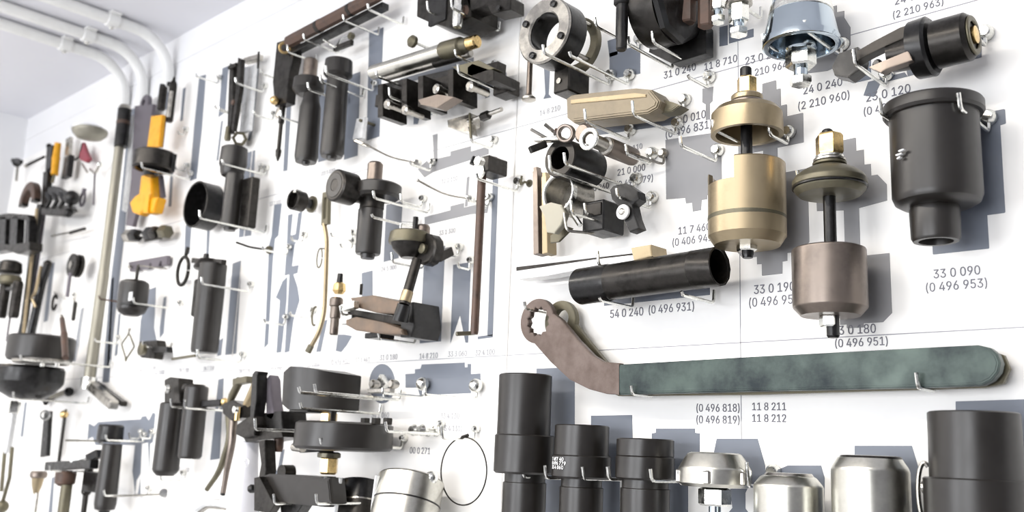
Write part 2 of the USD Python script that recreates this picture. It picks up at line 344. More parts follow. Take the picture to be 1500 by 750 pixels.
# long flat spanner with the green-grey sleeve, and a second one behind it
def star_hole(px, py, r, d, n=12):
    (u, z), s = uz(px, py, d), scl(px, py, d)
    return Polygon([(u + (r * (1 if k % 2 else .84)) / s * math.cos(k * math.pi / n), z + (r * (1 if k % 2 else .84)) / s * math.sin(k * math.pi / n)) for k in range(2 * n)])
t = T('ring_spanner', 'long cranked ring spanner with a green-grey painted flat handle', 'spanner')
d1 = .042
head = unary_union([disc(786, 470, 33, d1), pg([(806, 456), (822, 468), (846, 497), (868, 520), (884, 530), (908, 532), (908, 578), (888, 577), (862, 570), (834, 556), (806, 530), (776, 496)], d1)]).difference(star_hole(788, 471, 21.5, d1))
t.p('ring_head', mf(head, d1 - .009, d1, .0016), M.rust, 'bare brown steel ring and neck')
slv = pg([(904, 534), (1100, 522.5), (1390, 507), (1432, 505), (1449, 509), (1460, 518), (1465, 531), (1462, 545), (1452, 557), (1438, 564), (1380, 567), (1100, 573), (904, 578)], d1 + .003)
hs = t.p('handle_sleeve', mf(slv, d1 - .013, d1 + .003, .003), M.green)
t.p('sleeve_seam', slab(pg([(903, 534), (907, 533.8), (907, 578), (903, 578)], d1 + .0032), d1 + .0025, d1 + .0036), M.rust, under=hs)
t = T('ring_spanner', 'olive ring spanner mostly hidden behind the long green-grey spanner', 'spanner')
d0 = .022
h2 = unary_union([disc(820, 470, 30, d0), pg([(842, 474), (862, 500), (892, 536), (1120, 524), (1440, 510), (1470, 520), (1478, 540), (1468, 562), (1440, 568), (1100, 578), (905, 580), (860, 560), (812, 500)], d0)]).difference(disc(822, 466, 13, d0))
t.p('ring_and_handle', mf(h2, d0 - .009, d0, .0015), M.olive)
hook('left wire hook under the green-grey spanner handle', 926, 577, .05, 12, knob=False)
hook('right wire hook under the green-grey spanner handle', 1345, 568, .05, 22, knob=False)
hook('thin wire hook through the ring of the green-grey spanner', 770, 452, .055, 10, knob=False, drop=.004)
# bottom row of sockets on pairs of hooks
def socket(label, cx, d, prof, m=M.black, n=48, tag=None):
    t = T('deep_socket', label, 'socket', 'deep sockets'); t.p('barrel', upright(cx, prof[0][0] + 30, d, prof[:5] + [(prof[4][0], prof[4][1])], n), m)
    t.col = t.p('collar', upright(cx, prof[5][0], d, prof[5:9], n), m); t.p('neck', upright(cx, prof[9][0], d, prof[9:], n), m)
    return t
def row(cx, yt, rt, yc, rc, yb, rn, ye):
    return [(yt, rt - 2), (yt + 1.5, rt), (yc - 2, rt), (yc - 1, rt), (yc, rt), (yc, rc - 2), (yc + 2, rc), (yb - 3, rc), (yb, rc - 3), (yb - 1, rn), (yb + 12, rn), (yb + 13, rn + 2), (ye, rn + 2)]
S1 = row(769, 549, 39, 637, 44, 694, 30, 830); socket('tall matt black socket, leftmost of the bottom row', 769, .060, S1)
S2 = row(850, 623, 40, 667, 43.5, 701, 30, 840); t2 = socket('black socket with white lettering on its collar, second in the bottom row', 852, .060, S2)
S3 = row(944, 643, 42, 668, 43, 703, 34, 840); socket('short black socket beside the bright bell nut in the bottom row', 945, .060, S3)
sil((786, 540), (842, 538), (842, 690), (824, 692), (824, 770), (796, 770), (786, 690)); sil((866, 609), (926, 608), (928, 690), (908, 694), (908, 770), (880, 770), (866, 690)); sil((955, 635), (961, 634), (961, 628), (1018, 628), (1018, 634), (1025, 635), (1025, 698), (1008, 702), (1008, 770), (972, 770), (955, 700))
u2, z2 = uz(806, 677, .098)
for k, s in enumerate(('T 497 40', '0 496 779', '33 4 060')):
    if not s: continue
    m = meshkit.text_mesh(s, .0042, .0004, True); v = m.vertices; cc, rr = uz(852, 680, .06)[0], 43.5 / scl(852, 680, .06)
    ang = (v[:, 0] - v[:, 0].min()) / rr - .62
    m.vertices = np.c_[cc + (rr + .0004 + v[:, 2]) * np.sin(ang), -(.06 + (rr + .0004 + v[:, 2]) * np.cos(ang)), v[:, 1] + z_on(cc, 676 + k * 6, .06) + EYE]
    t2.p('lettering', m, M.white, 'white printed lettering', smooth=False, under=t2.col)
for lab, px, py, d in (('left wire hook under the tall black socket', 767, 699, .085), ('right wire hook under the tall black socket', 800, 700, .09), ('left wire hook under the socket with white lettering', 855, 702, .085),
                       ('right wire hook under the socket with white lettering', 892, 702, .085), ('left wire hook under the short black socket', 955, 705, .09), ('wire hook left of the bright bell nut', 996, 708, .085)):
    hook(lab, px, py, d, 18, knob=False, drop=.003)
t = T('bell_nut', 'bright steel bell-shaped tool with six notches and a hexagon nut below', 'puller'); CX, D = 1047, .058
t.p('bell', upright(CX, 690, D, [(663, 34), (665, 39), (672, 44), (684, 51), (688, 53), (708, 53), (713, 48), (714, 20)], 44), M.cupst)
for k in range(6):
    a = k * math.pi / 3 + .3; uu, _ = uz(CX, 690, D); r = 53.0 / scl(CX, 690, D); z1, z0 = z_on(uu, 689, D), z_on(uu, 709, D)
    t.p('jaw', brick(uu + .95 * r * math.sin(a) - .006, uu + .95 * r * math.sin(a) + .006, z0, z1, D + .95 * r * math.cos(a) - .003, D + .95 * r * math.cos(a) + .003), M.steel) if math.cos(a) > -.2 else None
t.p('hexagon_nut', upright(CX, 730, D, [(714, 18), (717, 24), (738, 24), (741, 21)], 6, .1), M.zinc)
t.p('stud', upright(CX, 745, D, [(741, 9), (790, 9)], 16), M.chrome)
sil((1043, 678), (1050, 643), (1110, 643), (1121, 682), (1121, 712), (1043, 712))
sil((1070, 716), (1095, 716), (1092, 722), (1092, 745), (1096, 750), (1096, 762), (1068, 762), (1068, 750), (1073, 744))
hook('wire hook right of the bright bell nut', 1096, 712, .06, 34, knob=True)
t = T('turned_cup', 'shorter bright turned steel cup in the bottom row', 'cup'); CX = 1155
t.p('body', upright(CX, 730, .058, [(696, 34), (699, 40), (709, 48), (713, 50), (870, 50)], 52), M.cupst)
t.p('top_edge', upright(CX, 700, .058, [(693, 33), (697, 36), (698, 36)], 40), M.steel)
sil((1112, 700), (1154, 682), (1203, 682), (1208, 700), (1208, 780), (1112, 780))
t = T('turned_cup', 'taller bright turned steel cup with chamfered top in the bottom row', 'cup'); CX = 1275
t.p('body', upright(CX, 710, .06, [(669, 38), (671, 45), (684, 53), (690, 55), (880, 55)], 56), M.cupst)
t.p('rim_ring', upright(CX, 670, .06, [(667, 34), (668, 42), (671, 44)], 48), M.blackm)
sil((1252, 653), (1336, 653), (1347, 690), (1347, 780), (1252, 780))
t = T('deep_socket', 'very wide matt black socket at the lower right corner', 'socket', 'deep sockets'); CX = 1428
t.p('barrel', upright(CX, 650, .066, [(604, 60), (606, 63), (702, 64)], 56), M.black)
t.p('collar', upright(CX, 720, .066, [(701, 67), (703, 70), (850, 71)], 56), M.black)
sil((1400, 588), (1530, 584), (1530, 760), (1400, 760))
hook('wire hook at the collar of the very wide black socket', 1362, 752, .08, 16)
t = T('hose_clamp', 'small bright clamp between the tall steel cup and the very wide socket', 'clamp')
A = at(1356, 722, .05); t.p('band', wire(arc(A, np.array([.9, .3, 0]), np.array([0, 0, 1.]), .007, .028, 60, 270, 16), .0022), M.steel)
t.p('screw', lathe(at(1352, 714, .05), at(1370, 714, .05), [(0, .006), (.008, .006), (.008, .004), (.020, .004)], 12), M.steel)
t.p('screw_head', lathe(at(1366, 722, .056), at(1378, 724, .056), [(0, .005), (.005, .006), (.01, .004)], 12), M.zinc)
# black tube
t = T('black_tube', 'black steel tube lying nearly level with an open right end', 'tube')
A, B = at(849, 420, .058), at(1054, 390, .058)
t.p('tube_wall', hollow(B, A, .0228, .0026, .8, 40), M.blackm)
t.p('end_collar', axial(A, A + (B - A) * .26, [(-.04, .0185), (0, .0225), (.04, .0238), (.9, .0238), (1, .0226)], 40), M.blackp)
t.p('open_end_ring', ring(B + (B - A) * .004, B - (B - A) * .16, .0238, .0018, 12), M.blackm)
sil((885, 420), (1040, 398), (1040, 432), (885, 448))
hook('wire hook under the black tube at its right', 1000, 432, .075, 5, knob=False)
hook('wire hook under the black tube at its left', 880, 440, .075, 4, knob=False)
# white angle bar
t = T('angle_bar', 'long white enamelled angle bar with a brass end block above the black tube', 'bar')
t.p('upper_flange', mf(pg([(748, 386), (925, 362), (938, 361), (938, 371), (925, 375), (750, 393)], .022), .004, .022, .001), M.white)
t.p('lower_flange', mf(pg([(755, 397), (870, 380), (930, 373), (932, 386), (872, 390), (800, 404), (758, 409)], .05), .026, .05, .001), M.white)
t.p('web', mf(pg([(756, 391), (925, 371), (925, 376), (756, 397)], .03), .004, .03, .0008), M.blackm)
t.p('end_block', mf(pg([(924, 363), (953, 358), (955, 375), (928, 382)], .055), .02, .055, .0015), M.beige, 'small brass-coloured end block')
hook('wire hook in front of the white angle bar', 877, 388, .066, 20, knob=False)
# beige block with pointed end
t = T('beige_punch', 'beige block-shaped bar with a tapered end under a pair of hooks', 'bar')
t.p('bar_body', mf(pg([(828, 144), (836, 138), (930, 128), (952, 130), (966, 147), (962, 158), (948, 166), (838, 179), (829, 172)], .065), .025, .065, .005), M.dirty)
t.p('tapered_end', mf(pg([(958, 142), (984, 149), (997, 154), (984, 163), (952, 168)], .05), .028, .05, .003), M.olive)
t.p('top_rib', mf(pg([(836, 146), (930, 136), (946, 138), (946, 142), (836, 152)], .0665), .06, .0668, .001), M.beige)
sil((862, 186), (990, 165), (990, 182), (862, 200))
hook('left wire hook carrying the beige block-shaped bar', 858, 178, .10, 18)
hook('right wire hook carrying the beige block-shaped bar', 928, 168, .10, 20)
hook('wire hook with round knob at the tip of the beige block-shaped bar', 993, 158, .02, 4)
# empty place
sil((975, 205), (1056, 193), (1058, 282), (1036, 286), (1036, 292), (1028, 293), (1027, 308), (1015, 310), (1014, 297), (1005, 298), (1004, 290), (976, 292), m=M.paint2)
hook('wire hook in front of the empty grey square outline', 998, 214, .085, 14)
sil((1029, 130), (1045, 127), (1044, 148), (1040, 152), (1040, 175), (1034, 176), (1034, 153), (1029, 150), m=M.paint2)
hook('small wire hook on the bottle-shaped grey outline', 1010, 114, .05, 3)
# clamp ring tool, upper left of the right board
A, B = nax(796, 44, 852, .03); ax = (B - A)
t = T('clamp_ring', 'thick steel clamp ring with black body seen end on, upper middle', 'clamp')
t.p('front_ring', ring(A, A + ax * .06, .047, .021, 40, .002), M.pale if 0 else M.steel, 'bright face ring')
t.p('body', ring(A + ax * .06, A + ax * .46, .0465, .020, 40, .001), M.blackp)
t.p('rear_ring', ring(A + ax * .80, A + ax * .92, .042, .014, 40, .001), M.olive)
for k in range(4):
    a = k * math.pi / 2 + .5; q = A + np.array([math.sin(a) * .037, 0, math.cos(a) * .037]); t.p('face_screw', lathe(q + ax * .01, q - ax, [(0, .005), (.004, .005), (.005, .003)], 8), M.blackp)
for a in (.9, 2.4, 4.1):
    q = np.array([math.sin(a) * .036, 0, math.cos(a) * .036]); t.p('tie_rod', wire([A + q + ax * .4, A + q + ax * .95], .003), M.steel)
t = T('bolt', 'thin hanging steel bolt with a round foot beside the thick clamp ring', 'bolt')
A2 = at(777, 78, .08)
t.p('shank', lathe(A2, A2 - [0, 0, 1], [(0, .0025), (.002, .004), (.060, .004), (.066, .006)], 14), M.bronze)
t.p('bolt_head', lathe(A2 + [0, 0, .012], A2 - [0, 0, 1], [(0, .007), (.003, .009), (.010, .009), (.012, .006)], 6), M.blackp)
t.p('round_foot', lathe(A2 - [0, 0, .064], A2 - [0, 0, 1], [(0, .006), (.003, .010), (.006, .010), (.007, .008)], 20), M.steel)
t = T('guide_block', 'small dark block with a screw hole under the thick clamp ring', 'block')
bm = brickp(811, 100, 833, 131, .03, .075, .002); bk = t.p('block', bm, M.blackm)
t.p('screw', lathe(at(820, 119, .074), at(820, 119, .074) - [0, 1, 0], [(0, .004), (.003, .004), (.003, .002)], 14), M.steel, under=bk)
sil((829, 104), (852, 101), (851, 132), (829, 136))
sil((797, 100), (806, 98), (804, 138), (808, 143), (796, 145), (799, 138))
hook('left wire hook in front of the thick clamp ring', 797, 78, .145, 12)
hook('right wire hook below the thick clamp ring', 836, 82, .13, 6)
hook('wire hook between the clamp ring and the black rod', 873, 38, .10, 12)
# black machine at the top
t = T('drive_unit', 'big black cylinder with chamfered end cut by the top of the picture', 'tool')
A, B = at(950, 16, .07), at(1004, 2, .07)
t.p('barrel', axial(A, A + (B - A) * .72, [(0, .046), (.06, .050), (1, .050)], 40), M.blackm)
t.p('end_plate', mf(pg([(955, 52), (1026, 26), (1034, 38), (1034, 78), (985, 93), (950, 76)], .03), .012, .03, .001), M.blackp)
q = A + (B - A) * .72; t.p('end_cap', axial(q, B, [(0, .050), (.1, .052), (.55, .052), (.8, .046)], 8, .2), M.blackp); t.p('end_bore', axial(B - (B - A) * .08, B - (B - A) * .055, [(0, .011), (.5, .012), (1, .010)], 20), M.blackm)
t = T('black_rod', 'upright black rod left of the big black cylinder', 'rod')
t.p('rod', upright(911, 30, .12, [(-60, 9), (55, 9), (60, 8), (72, 8), (74, 6)], 20), M.blackp)
t.p('sleeve', upright(911, 5, .12, [(-60, 12), (6, 12), (8, 10)], 20), M.blackp)
t = T('brown_nut', 'pair of copper-brown hexagon nuts on studs near the top edge', 'nut')
for cx, y1 in ((1008, 34), (1034, 40)):
    t.p('nut', upright(cx, 15, .06, [(-10, 10), (-8, 12), (y1 - 2, 12), (y1, 10)], 6, .2), M.brown)
t.p('tie_strap', mf(pg([(998, -12), (1045, -22), (1045, -10), (998, 0)], .066), .054, .066, .001), M.brown)
sil((893, 78), (938, 66), (938, 108), (893, 116)); sil((890, 60), (905, 55), (905, 80), (893, 84))
hookn('long wire hook under the big black cylinder', 957, 62, 1012, 18)
hookn('wire hook beside the black rod', 922, 66, 985, 12)
hook('wire hook on the face of the big black cylinder', 982, 20, .07, 3, knob=True)
# zinc plated bell and bolts
CX, D = 1173, .064
t = T('zinc_bell', 'bright zinc-plated bell puller with hexagon bolt, near the top edge', 'puller')
t.p('bell', upright(CX, 40, D, [(-14, 34), (-12, 38), (6, 41), (10, 43), (58, 54), (60, 55), (68, 55), (69, 53), (69, 47), (30, 38), (30, 16)], 48), M.chrome)
t.p('rim_band', upright(CX, 20, D, [(9, 42.5), (10, 44), (22, 46.5), (23, 45)], 48), M.zinc)
t.p('collar', upright(CX, 60, D, [(30, 18), (50, 20), (52, 22), (72, 22), (74, 20)], 28), M.chrome)
t.p('hexagon_nut', upright(CX, 85, D, [(73, 20), (76, 22), (96, 22), (99, 19)], 6, .15), M.zinc)
t.p('shank', upright(CX, 105, D, [(98, 10), (114, 10)], 18), M.chrome)
t.p('bolt_head', upright(CX, 118, D, [(112, 13), (114, 16), (122, 16), (125, 14)], 6, .4), M.zinc)
sil((1180, 20), (1226, 8), (1226, 18), (1237, 16), (1237, 26), (1246, 40), (1246, 66), (1232, 84), (1230, 96), (1212, 104), (1180, 108), m=M.paint2)
hook('left wire hook under the zinc-plated bell', 1119, 62, .085, 12)
hook('right wire hook under the zinc-plated bell', 1180, 44, .095, 14)
for cx, y0, r, lab in ((1082, 6, 15, 'bright bolt with two hexagon nuts left of the zinc bell'), (1052, -12, 12, 'bright stud with nut cut by the top edge left of the zinc bell')):
    t = T('nut_bolt', lab, 'bolt', 'bright nuts and bolts')
    t.p('hexagon_nut', upright(cx, y0 + 12, .07, [(y0 + 2, r - 2), (y0 + 4, r), (y0 + 24, r), (y0 + 27, r - 2)], 6, .2), M.zinc)
    t.p('shank', upright(cx, y0 + 30, .07, [(y0 - 30, r * .55), (y0 + 40, r * .55)], 16), M.chrome)
    t.p('bolt_head', upright(cx, y0 + 40, .07, [(y0 + 35, r - 4), (y0 + 37, r - 1), (y0 + 44, r - 1), (y0 + 46, r - 3)], 6, .5), M.zinc)
    t.p('washer_plate', upright(cx, y0, .07, [(y0 - 3, r + 2), (y0 - 2, r + 5), (y0 + 1, r + 5), (y0 + 2, r + 2)], 24), M.steel)
sil((1068, 36), (1090, 30), (1090, 46), (1104, 42), (1104, 54), (1068, 64)); sil((1054, 40), (1066, 37), (1066, 66), (1054, 68))
hook('wire hook between the two bright bolts', 1063, -8, .09, 5, knob=False)
# two-legged puller, top right
D = .06
t = T('two_leg_puller', 'black two-legged puller lying level with a thick round body at its right', 'puller')
A, B = at(1318, 80, D), at(1424, 52, D); ax = B - A
t.p('body', axial(A, B, [(.50, .020), (.52, .0245), (.94, .0245), (1, .021)], 36), M.blackm)
t.p('collar', axial(A, B, [(.20, .024), (.22, .030), (.44, .031), (.48, .028)], 36), M.blackp)
t.p('neck', axial(A, B, [(-.12, .017), (.2, .019)], 30), M.blackm)
t.p('end_screw', axial(A, B, [(.98, .009), (1.06, .009), (1.07, .006)], 12), M.brass)
t.p('end_recess', ring(B, B + ax * .04, .020, .006, 30), M.olive)
t.p('leg', mf(pg([(1252, 92), (1256, 74), (1280, 60), (1318, 40), (1336, 34), (1338, 50), (1300, 66), (1268, 82)], .078), .064, .078, .001), M.blackm)
t.p('leg', mf(pg([(1272, 98), (1330, 74), (1336, 88), (1300, 100), (1290, 106)], .088), .076, .088, .001), M.bronze)
t.p('claw', mf(pg([(1218, 98), (1228, 78), (1256, 68), (1262, 84), (1258, 102), (1242, 114), (1222, 110)], .07), .05, .07, .0015), M.blackp)
t.p('cross_pin', lathe(at(1283, 92, .085), at(1283, 92, .085) + [0, 1, 0], [(0, .003), (.003, .005), (.03, .004)], 12), M.blackp)
sil((1265, 140), (1272, 120), (1325, 106), (1330, 112), (1290, 122), (1280, 142)); sil((1325, 90), (1438, 55), (1438, 84), (1400, 94), (1330, 112)); sil((1230, 96), (1276, 80), (1276, 116), (1250, 122), (1235, 116))
hook('left wire hook under the two-legged puller', 1253, 94, .085, 22)
hook('right wire hook behind the round body of the two-legged puller', 1428, 52, .04, 16)
# tools in the middle cluster
A, B = nax(820, 231, 868, .03)
t = T('bored_tube', 'dark bored tube pointing out from the wall with a thick rim', 'tube')
t.p('tube', hollow(A, B, .0265, .0105, .85, 36, .002), M.blackp)
t.p('rim', ring(A - (B - A) * .01, A + (B - A) * .03, .0262, .011, 36, .001), M.blackm)
hook('left wire hook under the dark bored tube', 806, 250, .15, 22, knob=False); hook('right wire hook under the dark bored tube', 828, 240, .15, 16)
A, B = nax(864, 204, 930, .02); ax = B - A
t = T('pin_holder', 'bright pin with ring end held level on a wire hook above the numbers', 'pin')
t.p('pin', axial(A, B, [(0, .007), (.03, .009), (.3, .009), (.32, .0115), (.97, .0115), (1, .009)], 20), M.steel)
t.p('ring_end', ring(A + [.0, 0, 0], A - ax * .04, .015, .006, 26), M.zinc)
t.p('grip_band', axial(A, B, [(.36, .012), (.38, .0123), (.92, .0123), (.94, .012)], 20), M.bronze)
t.p('thumb_disc', lathe(A + [-.014, 0, .012], A + [-.014, 1, .012], [(0, .010), (.003, .013), (.008, .013), (.010, .01)], 24), M.bronze)
hook('wire hook under the bright pin with ring end', 918, 226, .06, 14)
t = T('wire_hook', 'long dark wire hook running to the edge of the empty grey square', 'hook')
t.p('wire', wire([at(915, 222, .05), at(972, 241, .012), at(973, 228, .006)], .0018), M.steel); t.p('wall_knob', lathe(W(*uz(974, 226), 0), W(*uz(974, 226), 1), [(0, .006), (.006, .007), (.01, .004)], 14), M.steel)
t = T('spring_clip', 'tangle of a small steel spring clip with wing ends left of the bored tube', 'clip')
t.p('wing', bar(at(777, 189, .13), at(803, 204, .11), .006, .003), M.steel); t.p('wing', bar(at(776, 220, .13), at(800, 211, .11), .007, .009), M.blackm)
t.p('spindle', wire([at(798, 182, .12), at(820, 200, .1)], .0025), M.steel)
t.p('eye', ring(at(827, 195, .12), at(831, 196, .11), .012, .004, 24), M.bronze)
t.p('cross_bar', bar(at(786, 206, .11), at(826, 204, .11), .012, .005), M.steel); t.p('pin', wire([at(815, 190, .12), at(812, 198, .1), at(822, 186, .1)], .0022), M.brown)
for k, (x, m, w, lab) in enumerate(((784, M.bronze, 8, 'left one of two thin beige bars hanging upright'), (797, M.beige, 8, 'right one of two thin beige bars hanging upright'))):
    t = T('flat_bar', lab, 'bar'); y0, y1 = (250, 373) if k == 0 else (258, 372)
    t.p('bar', mf(pg([(x - w / 2, y0 + 1), (x + w / 2 - 1, y0), (x + w / 2 + 1, y1 - 2), (x - w / 2 + 1, y1)], .04), .02, .04, .0008), m)
    t.p('end_tab', mf(pg([(x - w / 2 + 1, y0 - 5), (x + w / 2 - 2, y0 - 6), (x + w / 2 - 1, y0 + 3), (x - w / 2 + 1, y0 + 3)], .036), .026, .036, .0008), m)
sil((802, 275), (810, 273), (812, 371), (803, 372))
A, B = nax(817, 282, 850, .03); ax = B - A
t = T('clamp_sleeve', 'crumpled bright steel clamp sleeve with a lever below it', 'clamp')
t.p('sleeve', hollow(A, B, .027, .004, .8, 32), M.steel)
t.p('front_band', ring(A - ax * .01, A + ax * .18, .0278, .004, 32), M.zinc)
dl = DIST * 0 + -A[1] + .004
t.p('lever', mf(pg([(789, 302), (806, 296), (822, 300), (828, 312), (822, 330), (812, 342), (800, 340), (797, 318)], dl), dl - .01, dl, .002), M.barst)
t.p('lever_tip', mf(pg([(806, 345), (826, 330), (838, 334), (818, 354), (806, 356)], dl - .02), dl - .024, dl - .02, .0008), M.olive)
t.p('screw', wire([at(830, 300, dl - .02), at(850, 330, .06)], .004), M.zinc)
t.p('base_wire', wire([at(826, 312, dl), at(830, 338, dl), at(870, 342, .05), at(880, 330, .03)], .002), M.steel)
t = T('slide_block', 'black rectangular slide block hooked right of the clamp sleeve', 'block')
t.p('block', brickp(853, 297, 884, 336, .015, .06, .002), M.blackp); t.p('slot', brickp(856, 300, 880, 314, .055, .062, .0008), M.blackm)
t.p('side_rail', brickp(884, 296, 887, 334, .02, .055, .001), M.steel)
hook('wire hook in front of the black slide block', 858, 312, .075, 14); hook('wire hook in front of the clamp sleeve', 838, 312, .11, 18, knob=False)
t = T('gauge_arm', 'small black cranked arm with a white washer', 'arm')
t.p('arm', mf(pg([(893, 278), (898, 272), (916, 268), (934, 280), (936, 292), (926, 300), (930, 318), (936, 334), (922, 340), (914, 322), (904, 300), (896, 292)], .062), .045, .062, .0015), M.blackp)
A = at(911, 310, .068); t.p('washer', ring(A, A + [0, .005, 0], .0098, .0072, 24), M.white, 'white washer'); t.p('washer_screw', lathe(A + [0, .004, 0], A - [0, 1, 0], [(0, .0045), (.005, .0045), (.006, .003)], 12), M.steel)
hook('wire hook across the small black cranked arm', 905, 288, .078, 12)
t = T('cup_hook', 'small brass screw hook left of the two beige bars', 'hook')
A = at(768, 266, .012); t.p('shank', wire([A + [0, .012, 0], A, A + [0, -.008, -.008], A + [.004, -.01, .006]], .0018), M.olive); t.p('plate', lathe(A + [0, .012, 0], A - [0, 1, 0], [(0, .006), (.003, .005)], 14), M.olive)
# numbers printed on the right board
for s, x, y, h in (('33 0 090', 1367, 408, 13), ('(0 496 953)', 1355, 428, 13), ('33 0 190', 1104, 431, 13), ('(0 496 957)', 1096, 450, 13), ('33 0 180', 1219, 491, 13), ('(0 496 951)', 1222, 509, 12),
                   ('24 0 240', 1176, 139, 12), ('(2 210 960)', 1168, 162, 12), ('23 0 120', 1268, 150, 13), ('(0 496 952)', 1264, 170, 12), ('24 0 250', 1310, 8, 12), ('(2 210 963)', 1307, 28, 11),
                   ('23 0 240', 1091, 96, 12), ('(2 210 964)', 1090, 116, 11), ('31 0 240', 972, 116, 11), ('11 8 710', 1031, 104, 11), ('21 0 010', 982, 185, 12), ('(0 496 831)', 974, 203, 12),
                   ('11 7 460', 993, 344, 11), ('(0 406 941)', 984, 361, 11), ('21 0 000', 904, 258, 10), ('(0 496 779)', 902, 276, 10), ('50 0 260', 856, 283, 9), ('54 0 240', 893, 466, 12), ('(0 496 931)', 949, 460, 12),
                   ('(0 496 818)', 1019, 603, 11), ('(0 496 819)', 1019, 620, 11), ('11 8 211', 1101, 601, 11), ('11 8 212', 1101, 618, 11), ('21 0 110', 908, 225, 8), ('14 8 210', 790, 170, 8)):
    txt(s, x, y, h)
# ================================================================ middle board
t = T('brown_bar', 'reddish brown bar lying on three hooks along the top edge', 'bar')
A, B = at(422, 62, .06), at(556, -8, .06)
t.p('bar', axial(A, B, [(0, .010), (.02, .0125), (.98, .0125), (1, .01)], 8, .39), M.brown); t.p('lower_rail', bar(A - [0, -.015, .016], B - [0, -.015, .016], .016, .012), M.blackp)
for f in (.35, .7): q = A + (B - A) * f; t.p('band', axial(q, q + (B - A) * .03, [(0, .0132), (1, .0132)], 8, .39), M.blackm)
for k, (x, y) in enumerate(((446, 58), (504, 30), (540, 14))): hook(['left', 'middle', 'right'][k] + ' wire hook under the reddish brown bar', x, y, .085, 8, knob=False)
t = T('strap_holder', 'black tapering strap hanging in the corner under the reddish brown bar', 'strap')
t.p('strap', mf(pg([(405, 62), (428, 54), (430, 84), (424, 110), (420, 150), (402, 156), (399, 120)], .05), .03, .05, .002), M.blackm)
t.p('buckle', ring(at(417, 70, .062), at(417, 70, .050), .012, .005, 20), M.brass); t.p('pin', bar(at(423, 80, .05), at(442, 82, .03), .008, .008), M.blackp)
t.p('knob', ball(at(402, 147, .058), .009), M.brass)
t = T('thin_rod', 'thin dark rod hanging below the black tapering strap', 'rod')
t.p('shank', upright(411, 190, .04, [(152, 3), (156, 4.5), (180, 4.5), (182, 3), (218, 3), (220, 4.5), (228, 4), (236, 1)], 14), M.blackm)
t.p('sleeve', upright(410, 170, .04, [(160, 6), (166, 6.5), (172, 6)], 14), M.steel)
sil((420, 150), (427, 149), (421, 250), (415, 251))
hook('upper wire hook beside the black tapering strap', 422, 76, .07, 10, knob=False); hook('lower wire hook beside the thin dark rod', 412, 172, .07, 10)
# two black handles
t = T('hand_tool', 'black round-bodied tool with flange and narrow stub on top, left of a pair', 'tool'); D = .055
t.p('stub', upright(455, 95, D, [(87, 9), (89, 10.5), (112, 10.5), (116, 10)], 28), M.bronze)
t.p('flange', upright(452, 128, D, [(114, 13), (117, 22), (132, 23), (137, 19), (140, 14)], 32), M.black)
t.p('grip', upright(452, 190, D, [(138, 11), (150, 13), (158, 15.5), (230, 17), (238, 15), (238, 6), (242, 5)], 36), M.black)
t = T('hand_tool', 'taller black round-bodied tool with a wide cap, right of a pair', 'tool')
t.p('cap', upright(496, 98, D, [(88, 15), (90, 20), (110, 21), (114, 17)], 32), M.black)
t.p('grip', upright(491, 165, D, [(112, 15), (120, 16), (224, 17.5), (230, 15), (230, 8), (234, 7)], 36), M.black)
sil((466, 120), (486, 114), (486, 232), (466, 238)); sil((508, 112), (528, 105), (524, 228), (504, 234))
hook('left wire hook holding the flange of the left black handle', 452, 131, .09, 10, knob=False); hook('right wire hook in front of the taller black handle', 478, 108, .11, 12)
hook('wire hook between the two black handles', 470, 120, .10, 10, knob=False)
sil((541, 48), (562, 40), (556, 200), (537, 206))
# little clamps
def knobhook(label, px, py, d=.05): 
    t = T('knob_hook', label, 'hook'); A = at(px, py, d)
    t.p('stem', wire([A, A + [0, d - .004, 0]], .0028), M.zinc); t.p('knob', lathe(A + [0, .002, 0], A - [0, 1, 0], [(0, .006), (.003, .0105), (.009, .0105), (.013, .006)], 18), M.olive)
    t.p('wall_plate', lathe(A + [0, d - .0005, 0], A - [0, 1, 0], [(0, .011), (.004, .010), (.006, .006)], 18), M.zinc)
knobhook('knob hook right of the small wire clamp near the top', 607, 62); 
t = T('wire_clamp', 'small wire clamp with a black slide under the reddish brown bar', 'clamp')
t.p('slide', bar(at(490, 72, .04), at(516, 62, .04), .008, .010), M.blackm); t.p('wire', wire([at(474, 58, .05), at(492, 70, .045), at(500, 56, .03), at(519, 50, .01)], .002), M.zinc); t.p('nut', lathe(at(517, 54, .03), at(517, 54, .03) - [0, 1, 0], [(0, .007), (.008, .007)], 6), M.olive)
# bright tube and the fixtures round it
t = T('bright_tube', 'long bright steel tube with a knurled right end lying on hooks', 'tube')
A, B = at(545, 107, .06), at(648, 75, .06); ax = B - A
t.p('tube', axial(A, B, [(0, .007), (.02, .0125), (1, .0125)], 28), M.cupst)
t.p('knurled_end', axial(B, at(688, 64, .06), [(0, .0125), (.05, .0145), (.7, .0145), (.75, .011), (.97, .011), (1, .008)], 24), M.olive); t.p('tip', axial(at(684, 65, .06), at(700, 60, .06), [(0, .0105), (.9, .0105), (1, .008)], 20), M.brass)
t = T('bright_tube', 'thin dark rod lying just below the long bright steel tube', 'rod')
A, B = at(566, 113, .045), at(690, 77, .045); t.p('rod', axial(A, B, [(0, .005), (.01, .0075), (.99, .0075), (1, .005)], 20), M.steel); t.p('end_sleeve', axial(A + (B - A) * .6, B, [(0, .0085), (.8, .0085), (.82, .0065)], 20), M.blackm)
sil((586, 116), (694, 84), (694, 94), (586, 124))
hook('left wire hook under the long bright steel tube', 552, 112, .09, 9, knob=False); hook('right wire hook under the long bright steel tube', 668, 82, .09, 9)
t = T('jaw_fixture', 'black fixture with three open jaw blocks under the bright steel tube', 'fixture'); D = .07
